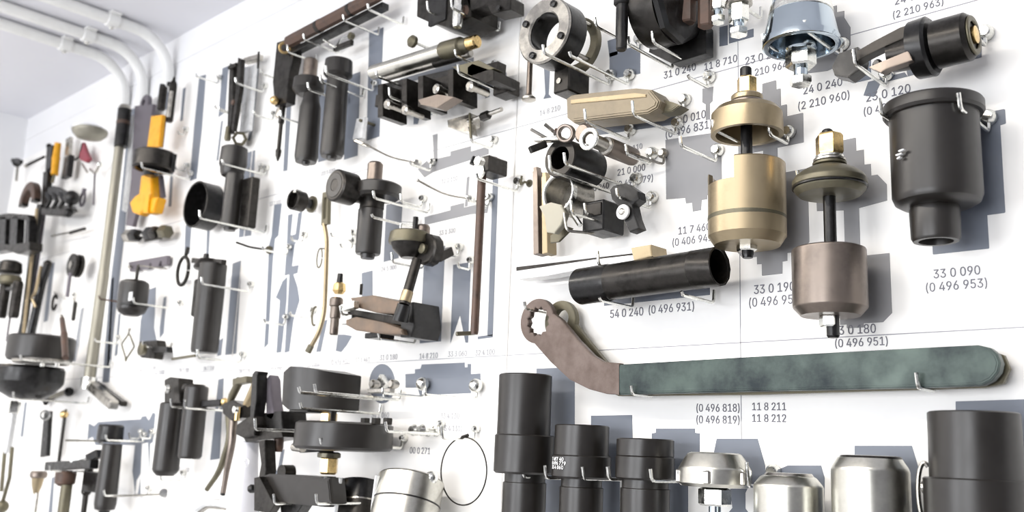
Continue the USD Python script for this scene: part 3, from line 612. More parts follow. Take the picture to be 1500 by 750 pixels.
def chan(x0, y0, x1, y1, slope, d0, d1, w):            # an open channel block: two cheeks and a back, in the slope of the wall's level lines
    q = lambda x, y: (x, y + slope * (x - x0)); P_ = []
    P_.append(mf(pg([q(x0, y0), q(x0 + w, y0), q(x0 + w, y1), q(x0, y1)], d1), d0, d1, .001)); P_.append(mf(pg([q(x1 - w, y0), q(x1, y0), q(x1, y1), q(x1 - w, y1)], d1), d0, d1, .001))
    P_.append(mf(pg([q(x0, y0), q(x1, y0), q(x1, y1), q(x0, y1)], d0 + .01), d0, d0 + .01, .001)); return P_
t.p('rail', bar(at(556, 150, .035), at(735, 102, .035), .02, .022), M.blackm)
for x0, y0, x1, y1 in ((553, 124, 596, 172), (612, 112, 664, 156)):
    a, b_, c = chan(x0, y0, x1, y1, -.22, .03, .082, 8); t.p('jaw_cheek', a, M.blackm); t.p('jaw_cheek', b_, M.blackm); t.p('jaw_back', c, M.blackp)
t.p('floor_plate', mf(pg([(612, 146), (640, 138), (665, 142), (640, 158), (616, 153)], .09), .07, .09, .001), M.bronze); t.p('top_plate', mf(pg([(662, 98), (700, 88), (724, 100), (690, 112)], .08), .06, .08, .001), M.olive)
for x, y in ((572, 154), (644, 132), (598, 162), (693, 128)): A = at(x, y, .085); t.p('jaw_screw', lathe(A + [0, .03, 0], A - [0, 1, 0], [(0, .006), (.03, .006), (.031, .008), (.038, .008), (.040, .005)], 14), M.steel)
t.p('end_plate', mf(pg([(684, 98), (692, 92), (723, 103), (723, 117), (712, 121), (684, 110)], .08), .03, .08, .0015), M.blackm)
t.p('wing', brickp(722, 118, 742, 134, .01, .04, .002), M.blackm)
sil((606, 160), (640, 150), (640, 166), (614, 174), (612, 182), (606, 182)); sil((683, 124), (742, 106), (742, 136), (735, 138), (735, 122), (717, 128), (717, 142), (711, 144), (711, 130), (690, 136), (690, 150), (683, 152))
hook('left wire hook under the black jaw fixture', 571, 142, .11, 14, knob=False); hook('right wire hook under the black jaw fixture', 672, 108, .11, 14, knob=False)
t = T('black_machine', 'black machined block with a bright upright bolt, cut by the top edge', 'block')
t.p('body', mf(pg([(612, -30), (690, -50), (690, 24), (660, 40), (628, 32), (610, 24)], .08), .02, .08, .002), M.blackm); t.p('recess', brickp(630, -20, 652, 28, .076, .083, .001), M.blackp)
t.p('bright_bolt', upright(671, 20, .09, [(-10, 7), (8, 7), (10, 8), (36, 8), (40, 6)], 18), M.zinc); t.p('side_knob', lathe(at(693, 24, .06), at(693, 24, .06) - [0, 1, 0], [(0, .01), (.02, .011), (.024, .008)], 20), M.brown)
t.p('arm', mf(pg([(680, -14), (722, -24), (748, -4), (748, 14), (720, 20), (714, 8), (688, 16)], .08), .05, .08, .0015), M.blackm); t.p('arm_screw', lathe(at(731, 12, .082), at(731, 12, .082) - [0, 1, 0], [(0, .004), (.003, .004)], 12), M.blackp)
sil((713, 20), (748, 12), (748, 26), (741, 28), (741, 20), (722, 26), (718, 38), (712, 40)); sil((684, 36), (690, 34), (690, 48), (684, 49))
hook('left wire hook in front of the black machined block', 627, 16, .10, 14, knob=False); hook('right wire hook in front of the black machined block', 662, 12, .11, 16, knob=False)
t = T('small_vice', 'little pale steel clamp below the black jaw fixture', 'clamp')
t.p('frame', mf(pg([(655, 176), (690, 166), (692, 182), (686, 186), (688, 196), (656, 186)], .03), .012, .03, .001), M.steel); t.p('spindle', wire([at(686, 178, .035), at(735, 160, .035)], .0035), M.steel); t.p('handle', wire([at(688, 166, .04), at(690, 202, .04)], .0022), M.olive)
t.p('nut', axial(at(706, 172, .035), at(716, 168, .035), [(0, .007), (1, .007)], 6), M.blackm)
# painted outline of missing T tools, and the T bar
for p_ in ([(612, 248), (625, 236), (660, 228), (660, 222), (690, 214), (690, 222), (716, 214), (716, 226), (660, 244), (635, 252), (622, 260)], [(634, 198), (641, 196), (641, 236), (636, 238)], [(622, 318), (660, 308), (660, 302), (680, 297), (680, 304), (710, 297), (716, 300), (714, 312), (690, 314), (640, 326), (622, 330)], [(684, 260), (688, 258), (685, 302), (681, 303)]): sil(*p_, m=M.paint2)
for lab, x, y in (('wire hook at the left end of the upper grey T outline', 616, 247), ('wire hook at the right end of the upper grey T outline', 706, 214), ('small wire hook above the lower grey T outline', 700, 300)): hook(lab, x - 14, y - 6, .05, 5)
t = T('t_bar', 'tall thin brown T-bar hanging from a clamp head', 'bar'); D = .055
t.p('shaft', upright(704, 300, D, [(250, 5), (252, 6.5), (484, 6), (490, 5)], 18), M.brown)
t.p('clamp_head', brickp(694, 232, 716, 250, .03, .07, .002), M.blackm); t.p('head_screw', lathe(at(706, 238, .08), at(706, 238, .08) - [0, 1, 0], [(0, .007), (.01, .007)], 6), M.zinc); t.p('side_arm', bar(at(690, 234, .06), at(722, 248, .03), .01, .012), M.blackp)
t.p('side_knob', lathe(at(731, 243, .04), at(731, 243, .04) - [.5, 1, 0], [(0, .010), (.006, .013), (.01, .013), (.014, .008)], 20), M.bronze); t.p('washer', lathe(at(704, 252, .066), at(704, 252, .066) - [0, 1, 0], [(0, .010), (.002, .012), (.006, .012)], 20), M.zinc)
t.p('foot', bar(at(668, 489, .07), at(696, 488, .045), .006, .006), M.olive)
sil((722, 262), (730, 261), (722, 492), (714, 492)); sil((700, 493), (722, 490), (722, 494), (700, 497))
hook('wire hook under the clamp head of the tall T-bar', 700, 262, .09, 8); hook('short wire hook in the middle of the tall T-bar', 698, 300, .03, 6)
sil((622, 366), (652, 360), (646, 500), (615, 503)); sil((664, 388), (690, 384), (686, 502), (682, 502), (674, 462), (666, 486), (660, 503))
hook('wire hook above the blue-grey outline with a notched foot', 672, 392, .03, 8)
for lab, a, b_, c in (('long thin wire arm reaching over the upper grey T outline', 532, 213, 612), ('long thin curved wire arm between the two grey T outlines', 612, 268, 690)):
    A, B = nax(a, b_, c, .004); t = T('bent_wire', lab, 'wire'); t.p('arm', wire([B, (A + B) / 2 + [0, 0, -.006], A + [0, 0, .004]], .0016, 8, .04), M.steel); t.p('wall_socket', lathe(B + [0, .004, 0], B - [0, 1, 0], [(0, .005), (.008, .006), (.014, .003)], 12), M.zinc); t.p('tip', ball(A + [0, 0, .004], .0024), M.steel)
t = T('pale_tag', 'small pale beige tag hanging left of the black jaw fixture', 'tag'); t.p('plate', mf(pg([(522, 174), (534, 171), (530, 202), (516, 204)], .03), .022, .03, .001), M.pale); t.p('pin', wire([at(527, 176, .034), at(527, 176, .034) + [0, .033, 0]], .003), M.olive); t.p('lower_clip', bar(at(520, 206, .028), at(540, 214, .02), .008, .006), M.steel)
# cross handle puller
t = T('cross_tool', 'black cross-shaped tool with a hollow round end and upright grip', 'tool'); D = .06
A, B = nax(490, 271, 545, .05); ax = B - A
br = t.p('barrel', axial(A, B, [(0, .024), (.03, .027), (.45, .027), (.5, .020), (1, .018)], 36), M.blackm)
t.p('bore_ring', ring(A - ax * .01, A + ax * .05, .0205, .011, 28), M.black, under=br); t.p('bore', axial(A + ax * .005, A + ax * .02, [(0, .010), (1, .010)], 20), M.blackp, under=br)
t.p('upper_post', upright(549, 255, D, [(238, 9), (241, 11.5), (272, 11.5), (274, 10)], 28), M.bronze)
t.p('disc', upright(553, 282, D, [(270, 30), (273, 35), (287, 35), (291, 30)], 40), M.black)
t.p('hub', upright(545, 298, D, [(290, 18), (306, 18), (309, 15)], 32), M.blackm)
t.p('grip', upright(541, 340, D, [(306, 17), (309, 18.5), (370, 18.5), (373, 17), (373, 11), (379, 10)], 36), M.black)
sil((566, 300), (590, 294), (584, 378), (562, 384))
hook('left wire hook under the disc of the cross-shaped tool', 548, 290, .12, 10, knob=False); hook('right wire hook with knob behind the cross-shaped tool', 588, 296, .05, 12); hook('lower wire hook in front of the cross-shaped tool', 546, 318, .10, 4, knob=False)
t = T('small_cup', 'small dark cup with a bright pin hanging on the wall', 'cup')
A, B = nax(428, 292, 458, .02); ax = B - A
t.p('cup', hollow(A, A + ax * .55, .019, .003, .6, 28), M.blackm); t.p('stem', axial(A + ax * .5, B, [(0, .009), (1, .009)], 18), M.blackp); t.p('wall_disc', axial(B - ax * .12, B, [(0, .012), (.3, .016), (1, .016)], 24), M.olive); t.p('pin', wire([A + [.006, 0, .016], A + ax * .3 + [.006, 0, .016]], .004), M.zinc)
# long thin spanner outlines and wires
sil((402, 300), (413, 298), (408, 345), (403, 350), (400, 380), (395, 470), (393, 504), (387, 510), (389, 480), (394, 360), (398, 345))
sil((422, 315), (429, 313), (426, 345), (433, 343), (437, 312), (443, 310), (438, 350), (432, 358), (428, 390), (438, 388), (436, 400), (430, 402), (436, 420), (439, 440), (430, 470), (424, 515), (417, 517), (422, 440), (424, 402), (417, 404), (420, 365))
sil((414, 412), (421, 405), (420, 440), (414, 500), (412, 516), (405, 517), (410, 440), (404, 436))
t = T('curved_lever', 'long thin beige lever with a slotted top and curved lower end', 'lever')
t.p('slotted_top', mf(pg([(472, 282), (481, 280), (480, 328), (470, 330)], .035).difference(pg([(474.5, 290), (478.5, 289), (477, 320), (473, 321)], .035)), .028, .035, .0008), M.olive)
t.p('shaft', wire([at(475, 328, .032), at(479, 350, .032), at(477, 420, .032), at(475, 460, .032), at(466, 490, .032), at(453, 512, .032)], .0042, round_=.02), M.beige); t.p('tip', wire([at(456, 506, .032), at(451, 516, .034)], .006), M.olive)
sil((474, 470), (480, 468), (470, 515), (463, 516))
t = T('thin_ring_clip', 'tiny oval wire clip left of the slotted beige lever', 'clip'); A = at(468, 378, .02); t.p('oval', wire(arc(A, np.array([.008, 0, 0]), np.array([0, 0, .018]), 1, 1, 0, 355, 22), .0015), M.olive); t.p('stem', wire([A + [0, 0, .018], A + [0, .016, .02]], .0015), M.olive)
t = T('thin_hook_clip', 'tiny bent wire clip near the lower end of the beige lever', 'clip'); A = at(461, 463, .02); t.p('bend', wire(arc(A, np.array([.008, 0, 0]), np.array([0, 0, .017]), 1, 1, 70, 290, 16), .002), M.olive); t.p('pin', wire([A + [.003, 0, .016], A + [.004, .018, .016]], .0015), M.zinc)
for lab, x, y, d in (('wire hook with round knob on the leftmost thin grey outline', 386, 366, .06), ('wire hook low on the leftmost thin grey outline', 388, 472, .05), ('wire hook low on the two forked grey outlines', 426, 462, .05), ('wire hook under the small dark cup', 428, 352, .03), ('wire hook left of the brass knob', 486, 346, .05), ('wire hook with a loop right of the beige lever', 500, 362, .03)): hook(lab, x, y, d, 5)
# round plate clamp and diagonal rod
t = T('plate_clamp', 'round olive plate clamp with toothed side gear above the diagonal rod', 'clamp'); D = .075
t.p('plate', upright(600, 352, D, [(340, 26), (342, 29), (354, 31), (358, 30)], 40), M.olive); t.p('under_cup', upright(600, 365, D, [(357, 28), (366, 25), (376, 14), (378, 12)], 36), M.blackm)
t.p('post', upright(608, 335, D, [(318, 4), (345, 4)], 14), M.blackp); t.p('collar', upright(619, 338, .06, [(330, 9), (333, 11), (346, 11)], 24), M.bronze); t.p('wire_loop', wire([at(587, 343, D), at(587, 326, D), at(607, 327, D)], .002), M.zinc)
A = at(636, 368, .05); ge = t.p('gear', axial(A, A + [0, -.02, 0], [(0, .022), (.1, .025), (.9, .025), (1, .022)], 12), M.blackm); t.p('gear_screw', axial(A + [0, -.018, 0], A + [0, -.028, 0], [(0, .008), (.8, .008), (1, .005)], 12), M.olive, under=ge); t.p('side_lug', bar(at(640, 378, .05), at(660, 368, .02), .012, .014), M.blackm)
hook('wire hook left below the round plate clamp', 575, 384, .07, 14, knob=False); hook('wire hook right of the round plate clamp', 655, 372, .03, 6)
t = T('diagonal_rod', 'dark rod leaning from the round plate clamp to the brown plates', 'rod'); A, B = at(611, 380, .08), at(592, 446, .10)
t.p('rod', axial(A, B, [(0, .0075), (1, .008)], 18), M.blackm); t.p('bright_sleeve', axial(A + (B - A) * .72, A + (B - A) * .95, [(0, .0088), (1, .0088)], 18), M.beige); t.p('end_fork', axial(B, at(586, 470, .10), [(0, .010), (1, .012)], 12), M.blackp)
t = T('plate_press', 'press of two curved brown plates with a brass-topped screw', 'press'); D = .085
t.p('upper_plate', mf(pg([(512, 436), (545, 432), (585, 442), (592, 452), (588, 460), (550, 458), (520, 450)], D), .03, D, .003), M.wood); t.p('lower_plate', mf(pg([(506, 468), (520, 464), (560, 472), (588, 482), (590, 490), (560, 489), (520, 484), (506, 476)], D + .01), .035, D + .01, .003), M.wood)
t.p('end_block', mf(pg([(588, 446), (604, 442), (607, 478), (602, 494), (586, 494)], D), .03, D, .002), M.blackp); t.p('mid_bar', mf(pg([(510, 452), (560, 460), (590, 466), (590, 476), (540, 470), (508, 462)], D - .01), .03, D - .01, .001), M.blackm)
t.p('side_screw', upright(491, 462, D, [(436, 8), (438, 10), (448, 10), (450, 8), (466, 8), (467, 6.5), (489, 6.5), (491, 5)], 20), M.bronze); t.p('brass_knob', upright(497, 422, D, [(414, 6), (416, 9), (426, 10), (431, 6)], 8), M.brass); t.p('screw_tip', upright(498, 408, D, [(401, 4), (416, 5)], 12), M.blackp)
t.p('link', bar(at(503, 452, D + .01), at(522, 446, D + .01), .012, .012), M.zinc); t.p('link_plate', brickp(500, 462, 514, 474, D - .02, D + .008, .001), M.zinc); t.p('stop_pin', upright(529, 424, .06, [(416, 2.4), (432, 2.4)], 10), M.blackm); t.p('under_block', brickp(534, 488, 556, 494, .05, .08, .001), M.blackp)
sil((505, 490), (516, 492), (508, 506), (500, 516), (492, 514), (495, 490)); sil((530, 400), (546, 396), (546, 436), (530, 436))
hook('left wire hook under the press of brown plates', 500, 460, .10, 12, knob=False); hook('right wire hook under the press of brown plates', 556, 496, .08, 8)
# lower row of the middle board
t = T('wide_ring', 'short wide black cylinder resting on two long wire hooks', 'cylinder'); D = .12
A, B = nax(446, 568, 508, .05); ax = B - A
t.p('outer_shell', mf(pg([(422, 546), (432, 537), (448, 538), (478, 547), (500, 549), (524, 546), (527, 556), (526, 592), (518, 597), (470, 598), (428, 600), (420, 592)], .12), .04, .14, .002) ^ man(lathe(W(uz(476, 570, .05)[0], .3, .045), W(uz(476, 570, .05)[0], -.3, .045), [(0, .084), (.6, .084)], 72)), M.black)
t.p('base_tab', brickp(424, 592, 450, 604, .06, .10, .001), M.blackp); t.p('base_window', brickp(432, 594, 444, 600, .099, .102, .0005), M.white)
hook('left long wire hook in front of the short wide black cylinder', 439, 575, .17, 8, knob=False, r=.0024); hook('right long wire hook in front of the short wide black cylinder', 462, 575, .17, 12, knob=False, r=.0024)
hook('lower wire hook under the short wide black cylinder', 441, 598, .16, 8, knob=False)
t = T('black_disc', 'thick black disc on a brass-nutted spindle below the short wide cylinder', 'disc'); D = .095
t.p('disc', upright(504, 638, D, [(619, 66), (622, 71), (655, 72), (659, 68), (661, 40)], 56), M.black); t.p('upper_nut', upright(482, 612, D, [(604, 10), (606, 13), (618, 13), (620, 11)], 6, .2), M.brass); t.p('spindle', upright(482, 660, D, [(600, 7), (692, 7)], 18), M.blackm)
t.p('lower_washer', upright(482, 667, D, [(662, 13), (664, 17), (670, 17), (671, 14)], 28), M.olive); t.p('lower_nut', upright(482, 682, D, [(670, 11), (672, 13.5), (692, 13.5), (695, 11)], 6, .25), M.brass); t.p('side_pin', axial(at(430, 655, .14), at(444, 656, .14), [(0, .006), (1, .007)], 14), M.steel)
for x in (531, 547, 564): t.p('rim_tab', brickp(x - 3, 612, x + 3, 622, .09, .10, .0008), M.blackm)
t.p('cross_arm', bar(at(440, 661, .12), at(500, 658, .10), .006, .005), M.blackp)
hook('left wire hook under the thick black disc', 471, 652, .16, 10, r=.0024); hook('right wire hook at the thick black disc', 566, 632, .11, 14)
t = T('knob_pair', 'pair of bright round knobs right of the thick black disc', 'knob')
for x in (606, 618): A = at(x, 630, .03); t.p('knob', lathe(A + [0, .03, 0], A - [0, 1, 0], [(0, .009), (.004, .008), (.005, .004), (.02, .004), (.022, .008), (.03, .009), (.036, .006)], 18), M.zinc)
sil(*[(560 + 19 * math.cos(a), 562 + 29 * math.sin(a)) for a in np.linspace(0, 6.2, 30)]); sil((594, 548), (608, 547), (608, 541), (616, 540), (618, 534), (681, 531), (681, 538), (685, 538), (685, 533), (690, 533), (690, 548), (704, 547), (704, 558), (690, 559), (690, 576), (615, 579), (612, 568), (594, 568))
t = T('small_shackle', 'small bright shackle in front of the round grey outline', 'shackle')
for x in (543, 571): A = at(x, 562, .05); t.p('lug', lathe(A, A + [0, .02, 0], [(0, .005), (.003, .007), (.012, .007), (.016, .005)], 16), M.steel)
t.p('bow', bar(at(541, 573, .05), at(575, 572, .05), .010, .007), M.steel); t.p('centre_plate', mf(pg([(556, 548), (564, 562), (556, 574), (549, 562)], .02), .008, .02, .001), M.zinc)
for lab, x, y, x2 in (('left long wire hook with ball end on the stepped grey outline', 620, 574, 560), ('right long wire hook with ball end on the stepped grey outline', 698, 576, 622)):
    t = T('wire_hook', lab, 'hook', 'wire hooks on the tool boards'); u, z = uz(x, y); A, B = nax(x2, y + 2, x, .008); t.p('wire', wire([B + [0, 0, .022], B, A, A + [0, 0, .008]], .002), M.zinc); t.p('ball_end', ball(B + [0, -.003, .020], .0105), M.zinc)
A = at(680, 690, .03)
t = T('wire_loop', 'large thin oval wire loop hanging on a hook', 'loop'); u0, z0 = uz(680, 690, .03); rz = 48.5 / scl(680, 690, .03); uu0, uu1 = uz(646, 690, .03)[0], uz(713, 690, .03)[0]
t.p('loop', wire([W((uu0 + uu1) / 2 + (uu1 - uu0) / 2 * math.cos(a), z0 + rz * math.sin(a), .03) for a in np.linspace(math.pi / 2, math.pi / 2 + 2 * math.pi * .995, 60)], .0011), M.blackm); t.p('twist', wire([W((uu0 + uu1) / 2 - .006, z0 + rz, .03), W((uu0 + uu1) / 2 + .006, z0 + rz + .003, .03)], .0026), M.blackm)
hook('wire hook carrying the large thin oval wire loop', 648, 642, .07, 18)
# bottom edge
t = T('black_bracket', 'broad black bracket plate at the bottom edge under the brass nut', 'bracket'); D = .13
t.p('plate', mf(pg([(378, 700), (392, 694), (440, 696), (482, 700), (486, 738), (470, 742), (420, 738), (392, 734)], D), .1, D, .004), M.black); t.p('end_post', upright(480, 715, D - .012, [(698, 11), (742, 11)], 20), M.blackp)
t.p('side_strut', mf(pg([(372, 700), (380, 698), (402, 740), (394, 752), (372, 748)], D + .012), D - .002, D + .012, .001), M.blackm); t.p('lower_wedge', mf(pg([(410, 736), (444, 738), (430, 760), (412, 760)], D - .01), D - .03, D - .01, .001), M.blackp); t.p('top_lug', lathe(at(412, 692, .125), at(412, 692, .125) + [0, 1, 0], [(0, .012), (.02, .012)], 18), M.blackm)
hook('left wire hook over the broad black bracket plate', 402, 738, .15, 14, knob=False, drop=.004); hook('right wire hook over the broad black bracket plate', 464, 738, .15, 14, knob=False, drop=.004)
t = T('dark_box', 'dark can with a glossy lid leaning at the bottom edge', 'can'); A, B = at(528, 706, .045), at(520, 780, .062)
t.p('lid', axial(A, A + (B - A) * .42, [(0, .028), (.05, .033), (1, .034)], 36), M.blackp); t.p('can_body', axial(A + (B - A) * .42, B, [(0, .0345), (1, .035)], 36), M.blackm); t.p('seam', axial(A + (B - A) * .41, A + (B - A) * .44, [(0, .0352), (1, .0352)], 36), M.steel); t.p('side_strip', bar(at(499, 700, .11), at(490, 760, .11), .006, .004), M.pale)
t = T('bright_drum', 'bright tilted steel drum with a dark seam at the bottom edge', 'drum'); A, B = at(603, 702, .06), at(584, 795, .088)
dr = t.p('drum', axial(A, B, [(0, .045), (.02, .049), (.98, .049), (1, .045)], 48), M.cupst); t.p('seam', axial(A + (B - A) * .38, A + (B - A) * .405, [(0, .0494), (1, .0494)], 48), M.blackp, under=dr); t.p('rim', axial(A - (B - A) * .02, A + (B - A) * .01, [(0, .044), (.4, .047), (1, .0485)], 48), M.steel)
for a in (.5, -.7): q = A + (B - A) * .36; t.p('latch', bar(q + [.049 * math.sin(a), -.049 * math.cos(a), 0], q + [.049 * math.sin(a), -.049 * math.cos(a), -.014], .008, .004), M.blackm)
t.p('side_lug', ball(at(632, 700, .06), .010), M.zinc); t.p('side_plate', bar(at(553, 696, .11), at(546, 750, .11), .007, .005), M.pale)
for s, x, y, h in (('33 4 130', 645, 613, 8), ('(33 4 131)', 644, 631, 8), ('00 0 271', 600, 664, 9), ('34 1 060', 544, 612, 8), ('14 8 210', 614, 526, 8), ('33 3 060', 656, 523, 8), ('32 4 100', 696, 521, 8), ('31 0 180', 556, 528, 8), ('(0 496 902)', 484, 534, 7), ('33 1 461', 520, 531, 7), ('24 1 120', 350, 547, 6), ('33 4 050', 396, 544, 6), ('13 3 010', 450, 538, 6),
                   ('32 2 110', 646, 270, 7), ('33 1 300', 643, 345, 7), ('24 5 000', 558, 398, 7), ('13 1 030', 395, 302, 6), ('11 3 250', 445, 315, 6), ('(33 5 020)', 470, 258, 6)): txt(s, x, y, h)
# ================================================================ left boards, seen at a slant and out of focus
# white pipes along the ceiling that bend down behind the boards
for k, (x, y, lab) in enumerate(((248, 100, 'white ceiling pipe, the one nearest to the tools with the largest clip'), (212, 108, 'middle one of three white ceiling pipes'), (186, 115, 'white ceiling pipe farthest from the camera of the three'))):
    dp = -.0265; u, _ = uz(x, y, dp); zt = CEIL - EYE - .0165; r = .10
    t = T('ceiling_pipe', lab, 'pipe', 'white ceiling pipes')
    pts = [W(u, .70, dp), W(u, zt - r - .05, dp)] + [W(u, zt - r + r * math.sin(a), dp + r * (1 - math.cos(a))) for a in np.linspace(.02, 1.55, 14)] + [W(u, zt, .35), W(u, zt, 1.2), W(u, zt, 3.9)]
    t.p('tube', wire(pts, .0143, 16, .01), M.pipe, smooth=40)
    dd = (.13, .13, .145)[k]
    for e in (0, 1.0):
        c = t.p('pipe_clip', ring(W(u, zt, dd + e - .014), W(u, zt, dd + e + .014), .0185, .0045, 22), M.pipe)
        t.p('clip_foot', brick(u - .024, u + .024, zt + .010, zt + .0163, dd + e - .013, dd + e + .013, .001), M.pipe, under=c)
        t.p('clip_screw', lathe(W(u, zt - .018, dd + e), W(u, zt - 1, dd + e), [(0, .006), (.004, .006), (.006, .004)], 12), M.zinc, under=c)
# tall breaker bar
t = T('breaker_bar', 'tall silver breaker bar with black grip and cranked foot', 'bar'); D = .04
t.p('bar', wire([at(176, 205, D), at(152, 400, D), at(131, 556, D)], [.0115, .0125, .0135], 18), M.barst); gp = t.p('grip', wire([at(183, 160, D), at(177, 215, D)], .0165, 18), M.blackp, 'black grip'); t.p('grip_band', wire([at(181, 178, D), at(180.5, 183, D)], .0172, 18), M.brown, under=gp)
t.p('end_cap', wire([at(183.6, 155, D), at(183, 161, D)], [.013, .0175], 18), M.steel)
t.p('pivot_head', wire([at(131, 553, D), at(129, 570, D)], .0175, 16), M.zinc); t.p('foot', bar(at(132, 563, D), at(167, 594, D), .024, .020, .003), M.steel); t.p('foot_edge', bar(at(140, 561, D - .02), at(182, 592, D - .02), .016, .012, .002), M.blackm); t.p('pivot_pin', lathe(at(131, 561, D + .02), at(131, 561, D + .02) - [0, 1, 0], [(0, .007), (.006, .007), (.008, .004)], 14), M.zinc)
sil((190, 160), (199, 158), (182, 350), (168, 470), (160, 560), (150, 560), (160, 430), (176, 300))
hook('wire hook with brown knob on the tall silver breaker bar', 146, 438, .06, 5, m=M.brown); hook('lower wire hook on the tall silver breaker bar', 140, 500, .06, 4)
# violet flat spanner, yellow wrench with clamp
t = T('flat_spanner', 'violet-grey flat spanner with a round holed top', 'spanner')
t.p('blade', mf(unary_union([pg([(197, 155), (224, 152), (216, 215), (205, 290), (194, 332), (184, 330), (192, 260)], .03), disc(211, 152, 14, .03)]).difference(disc(210, 150, 4.5, .03)), .02, .03, .001), M.violet)
t.p('edge_rail', mf(pg([(192, 170), (197, 166), (190, 240), (182, 310), (178, 308)], .02), .012, .02, .001), M.pale)
D = .06
t = T('strap_wrench', 'yellow handled strap wrench with a black round clamp', 'wrench')
t.p('upper_handle', mf(pg([(222, 170), (239, 168), (234, 215), (216, 216)], D), .052, D + .002, .003), M.yellow); t.p('handle_edge', mf(pg([(238, 170), (242, 172), (237, 216), (233, 216)], D - .006), .05, D - .006, .001), M.brown)
lh = t.p('lower_handle', mf(pg([(211, 258), (226, 256), (228, 290), (236, 290), (230, 312), (222, 314), (218, 308), (208, 316), (198, 312), (194, 298), (202, 288), (208, 284)], D), .045, D + .008, .005), M.yellow); t.p('handle_rib', mf(pg([(213, 285), (219, 284), (216, 312), (209, 312)], D + .013), D, D + .013, .002), M.yellow, under=lh)
t.p('lower_shaft', mf(pg([(226, 258), (234, 256), (238, 288), (230, 292), (228, 276)], D - .01), .04, D - .01, .002), M.violet)
q = at(226, 236, .075); t.p('clamp_band', ring(q + [0, 0, .020], q - [0, 0, .020], .046, .010, 36, .003), M.blackm); t.p('clamp_core', upright(222, 250, .08, [(246, 11), (252, 12), (258, 9)], 20), M.blackp)
t.p('side_pin', wire([at(257, 226, .05), at(253, 252, .05)], .004), M.blackp)
hook('wire hook across the black clamp of the yellow strap wrench', 208, 246, .12, 8); hook('small wire hook right of the yellow strap wrench', 258, 248, .03, 4)
sil((250, 250), (254, 249), (251, 302), (247, 303))
# sleeves at the top
t = T('short_sleeve', 'short dark sleeve beside a longer pin near the top of the wall', 'sleeve'); t.p('sleeve', upright(238, 142, .04, [(127, 5), (128, 6), (160, 6), (161, 5)], 18), M.blackm); t.p('cap', upright(238, 128, .04, [(124, 4), (127, 4)], 14), M.blackp)
t = T('long_pin', 'longer dark pin with pointed top near the top of the wall', 'pin'); t.p('pin', upright(251, 150, .04, [(113, 1.5), (118, 2.5), (122, 5), (128, 5.6), (176, 5.6), (179, 4)], 18), M.blackm); t.p('bright_side', upright(249, 150, .047, [(134, 3), (172, 3)], 12), M.steel); t.p('tip_ring', upright(251, 124, .04, [(122, 6.4), (126, 6.4)], 18), M.blackp)
sil((242, 130), (247, 129), (245, 160), (240, 161)); sil((268, 130), (272, 128), (268, 176), (264, 178)); sil((292, 112), (302, 109), (296, 190), (288, 262), (278, 265), (284, 190))
hook('tiny wire hook above the long blue-grey strip outline', 288, 112, .06, 4); hook('tiny wire hook below the two dark sleeves', 262, 196, .02, 4); hook('wire hook beside the long blue-grey strip outline', 316, 158, .05, 4)
# plier pair and long tools
t = T('plier', 'pair of slim dark pliers hanging upright in hooks', 'pliers'); D = .05
t.p('jaw', mf(pg([(336, 92), (342, 94), (342, 140), (338, 195), (332, 196), (334, 140)], D), .04, D, .002), M.blackm); t.p('jaw', mf(pg([(348, 84), (354, 86), (352, 130), (342, 192), (338, 190), (345, 130)], D + .004), .045, D + .004, .002), M.blackm)
t.p('rivet', lathe(at(342, 150, D + .010), at(342, 150, D + .010) - [0, 1, 0], [(0, .006), (.003, .005)], 14), M.brown); t.p('foot', upright(334, 195, D, [(186, 4), (203, 5), (206, 4)], 14), M.olive); t.p('top_link', bar(at(337, 100, D), at(349, 95, D), .012, .008), M.blackm)
sil((326, 100), (336, 96), (334, 110), (330, 165), (320, 172)); sil((324, 178), (327, 176), (320, 235), (317, 236))
t = T('long_bright_tool', 'long bright bar with a hexagon eye at its foot right of the pliers', 'bar')
t.p('bar', mf(pg([(358, 98), (372, 94), (364, 190), (350, 196)], .028), .018, .028, .002), M.pale); t.p('eye', ring(at(351, 203, .032), at(351, 203, .014), .0165, .007, 6), M.olive); t.p('top_clamp', bar(at(360, 90, .025), at(382, 84, .02), .014, .012), M.steel); t.p('top_pin', wire([at(379, 76, .025), at(378, 100, .025)], .0025), M.blackm)
sil((376, 98), (380, 96), (371, 190), (366, 206), (363, 206), (368, 170))
hook('wire hook in front of the slim dark pliers', 346, 122, .07, 8); hook('left wire hook low beside the long bright bar', 322, 162, .05, 5); hook('right wire hook low beside the long bright bar', 373, 168, .05, 5)
hook('wire hook left of the black strap', 384, 38 + 70, .05, 4, knob=False)
# black ribbed cylinder and the big pot
t = T('black_sleeve', 'black sleeve with a collar leaning in a wire hook', 'sleeve'); D = .06
t.p('collar', upright(342, 235, D, [(216, 16), (218, 19), (242, 20), (246, 18), (254, 17), (258, 15)], 32), M.black); t.p('body', upright(340, 300, D, [(254, 12), (258, 13.5), (330, 13), (334, 12), (334, 9), (338, 8)], 30), M.black); t.p('side_fin', brickp(356, 262, 362, 332, .03, .05, .002), M.blackm)
sil((358, 225), (374, 220), (368, 345), (350, 348)); hook('wire hook round the collar of the black sleeve', 327, 240, .10, 6); hook('right wire hook beside the black sleeve', 366, 250, .03, 4)
A, B = nax(286, 299, 312, .02); ax = B - A
t = T('black_pot', 'big glossy black ring pot seen from its open end', 'pot')
t.p('shell', hollow(A, B, .050, .003, .97, 44), M.blackp); t.p('rim', ring(A - ax * .02, A + ax * .05, .0505, .004, 44), M.blackm)
sil((272, 330), (281, 328), (278, 372), (270, 374)); sil((304, 325), (308, 324), (306, 372), (302, 373)); hook('wire hook in front of the big black pot', 293, 320, .15, 12, knob=False)
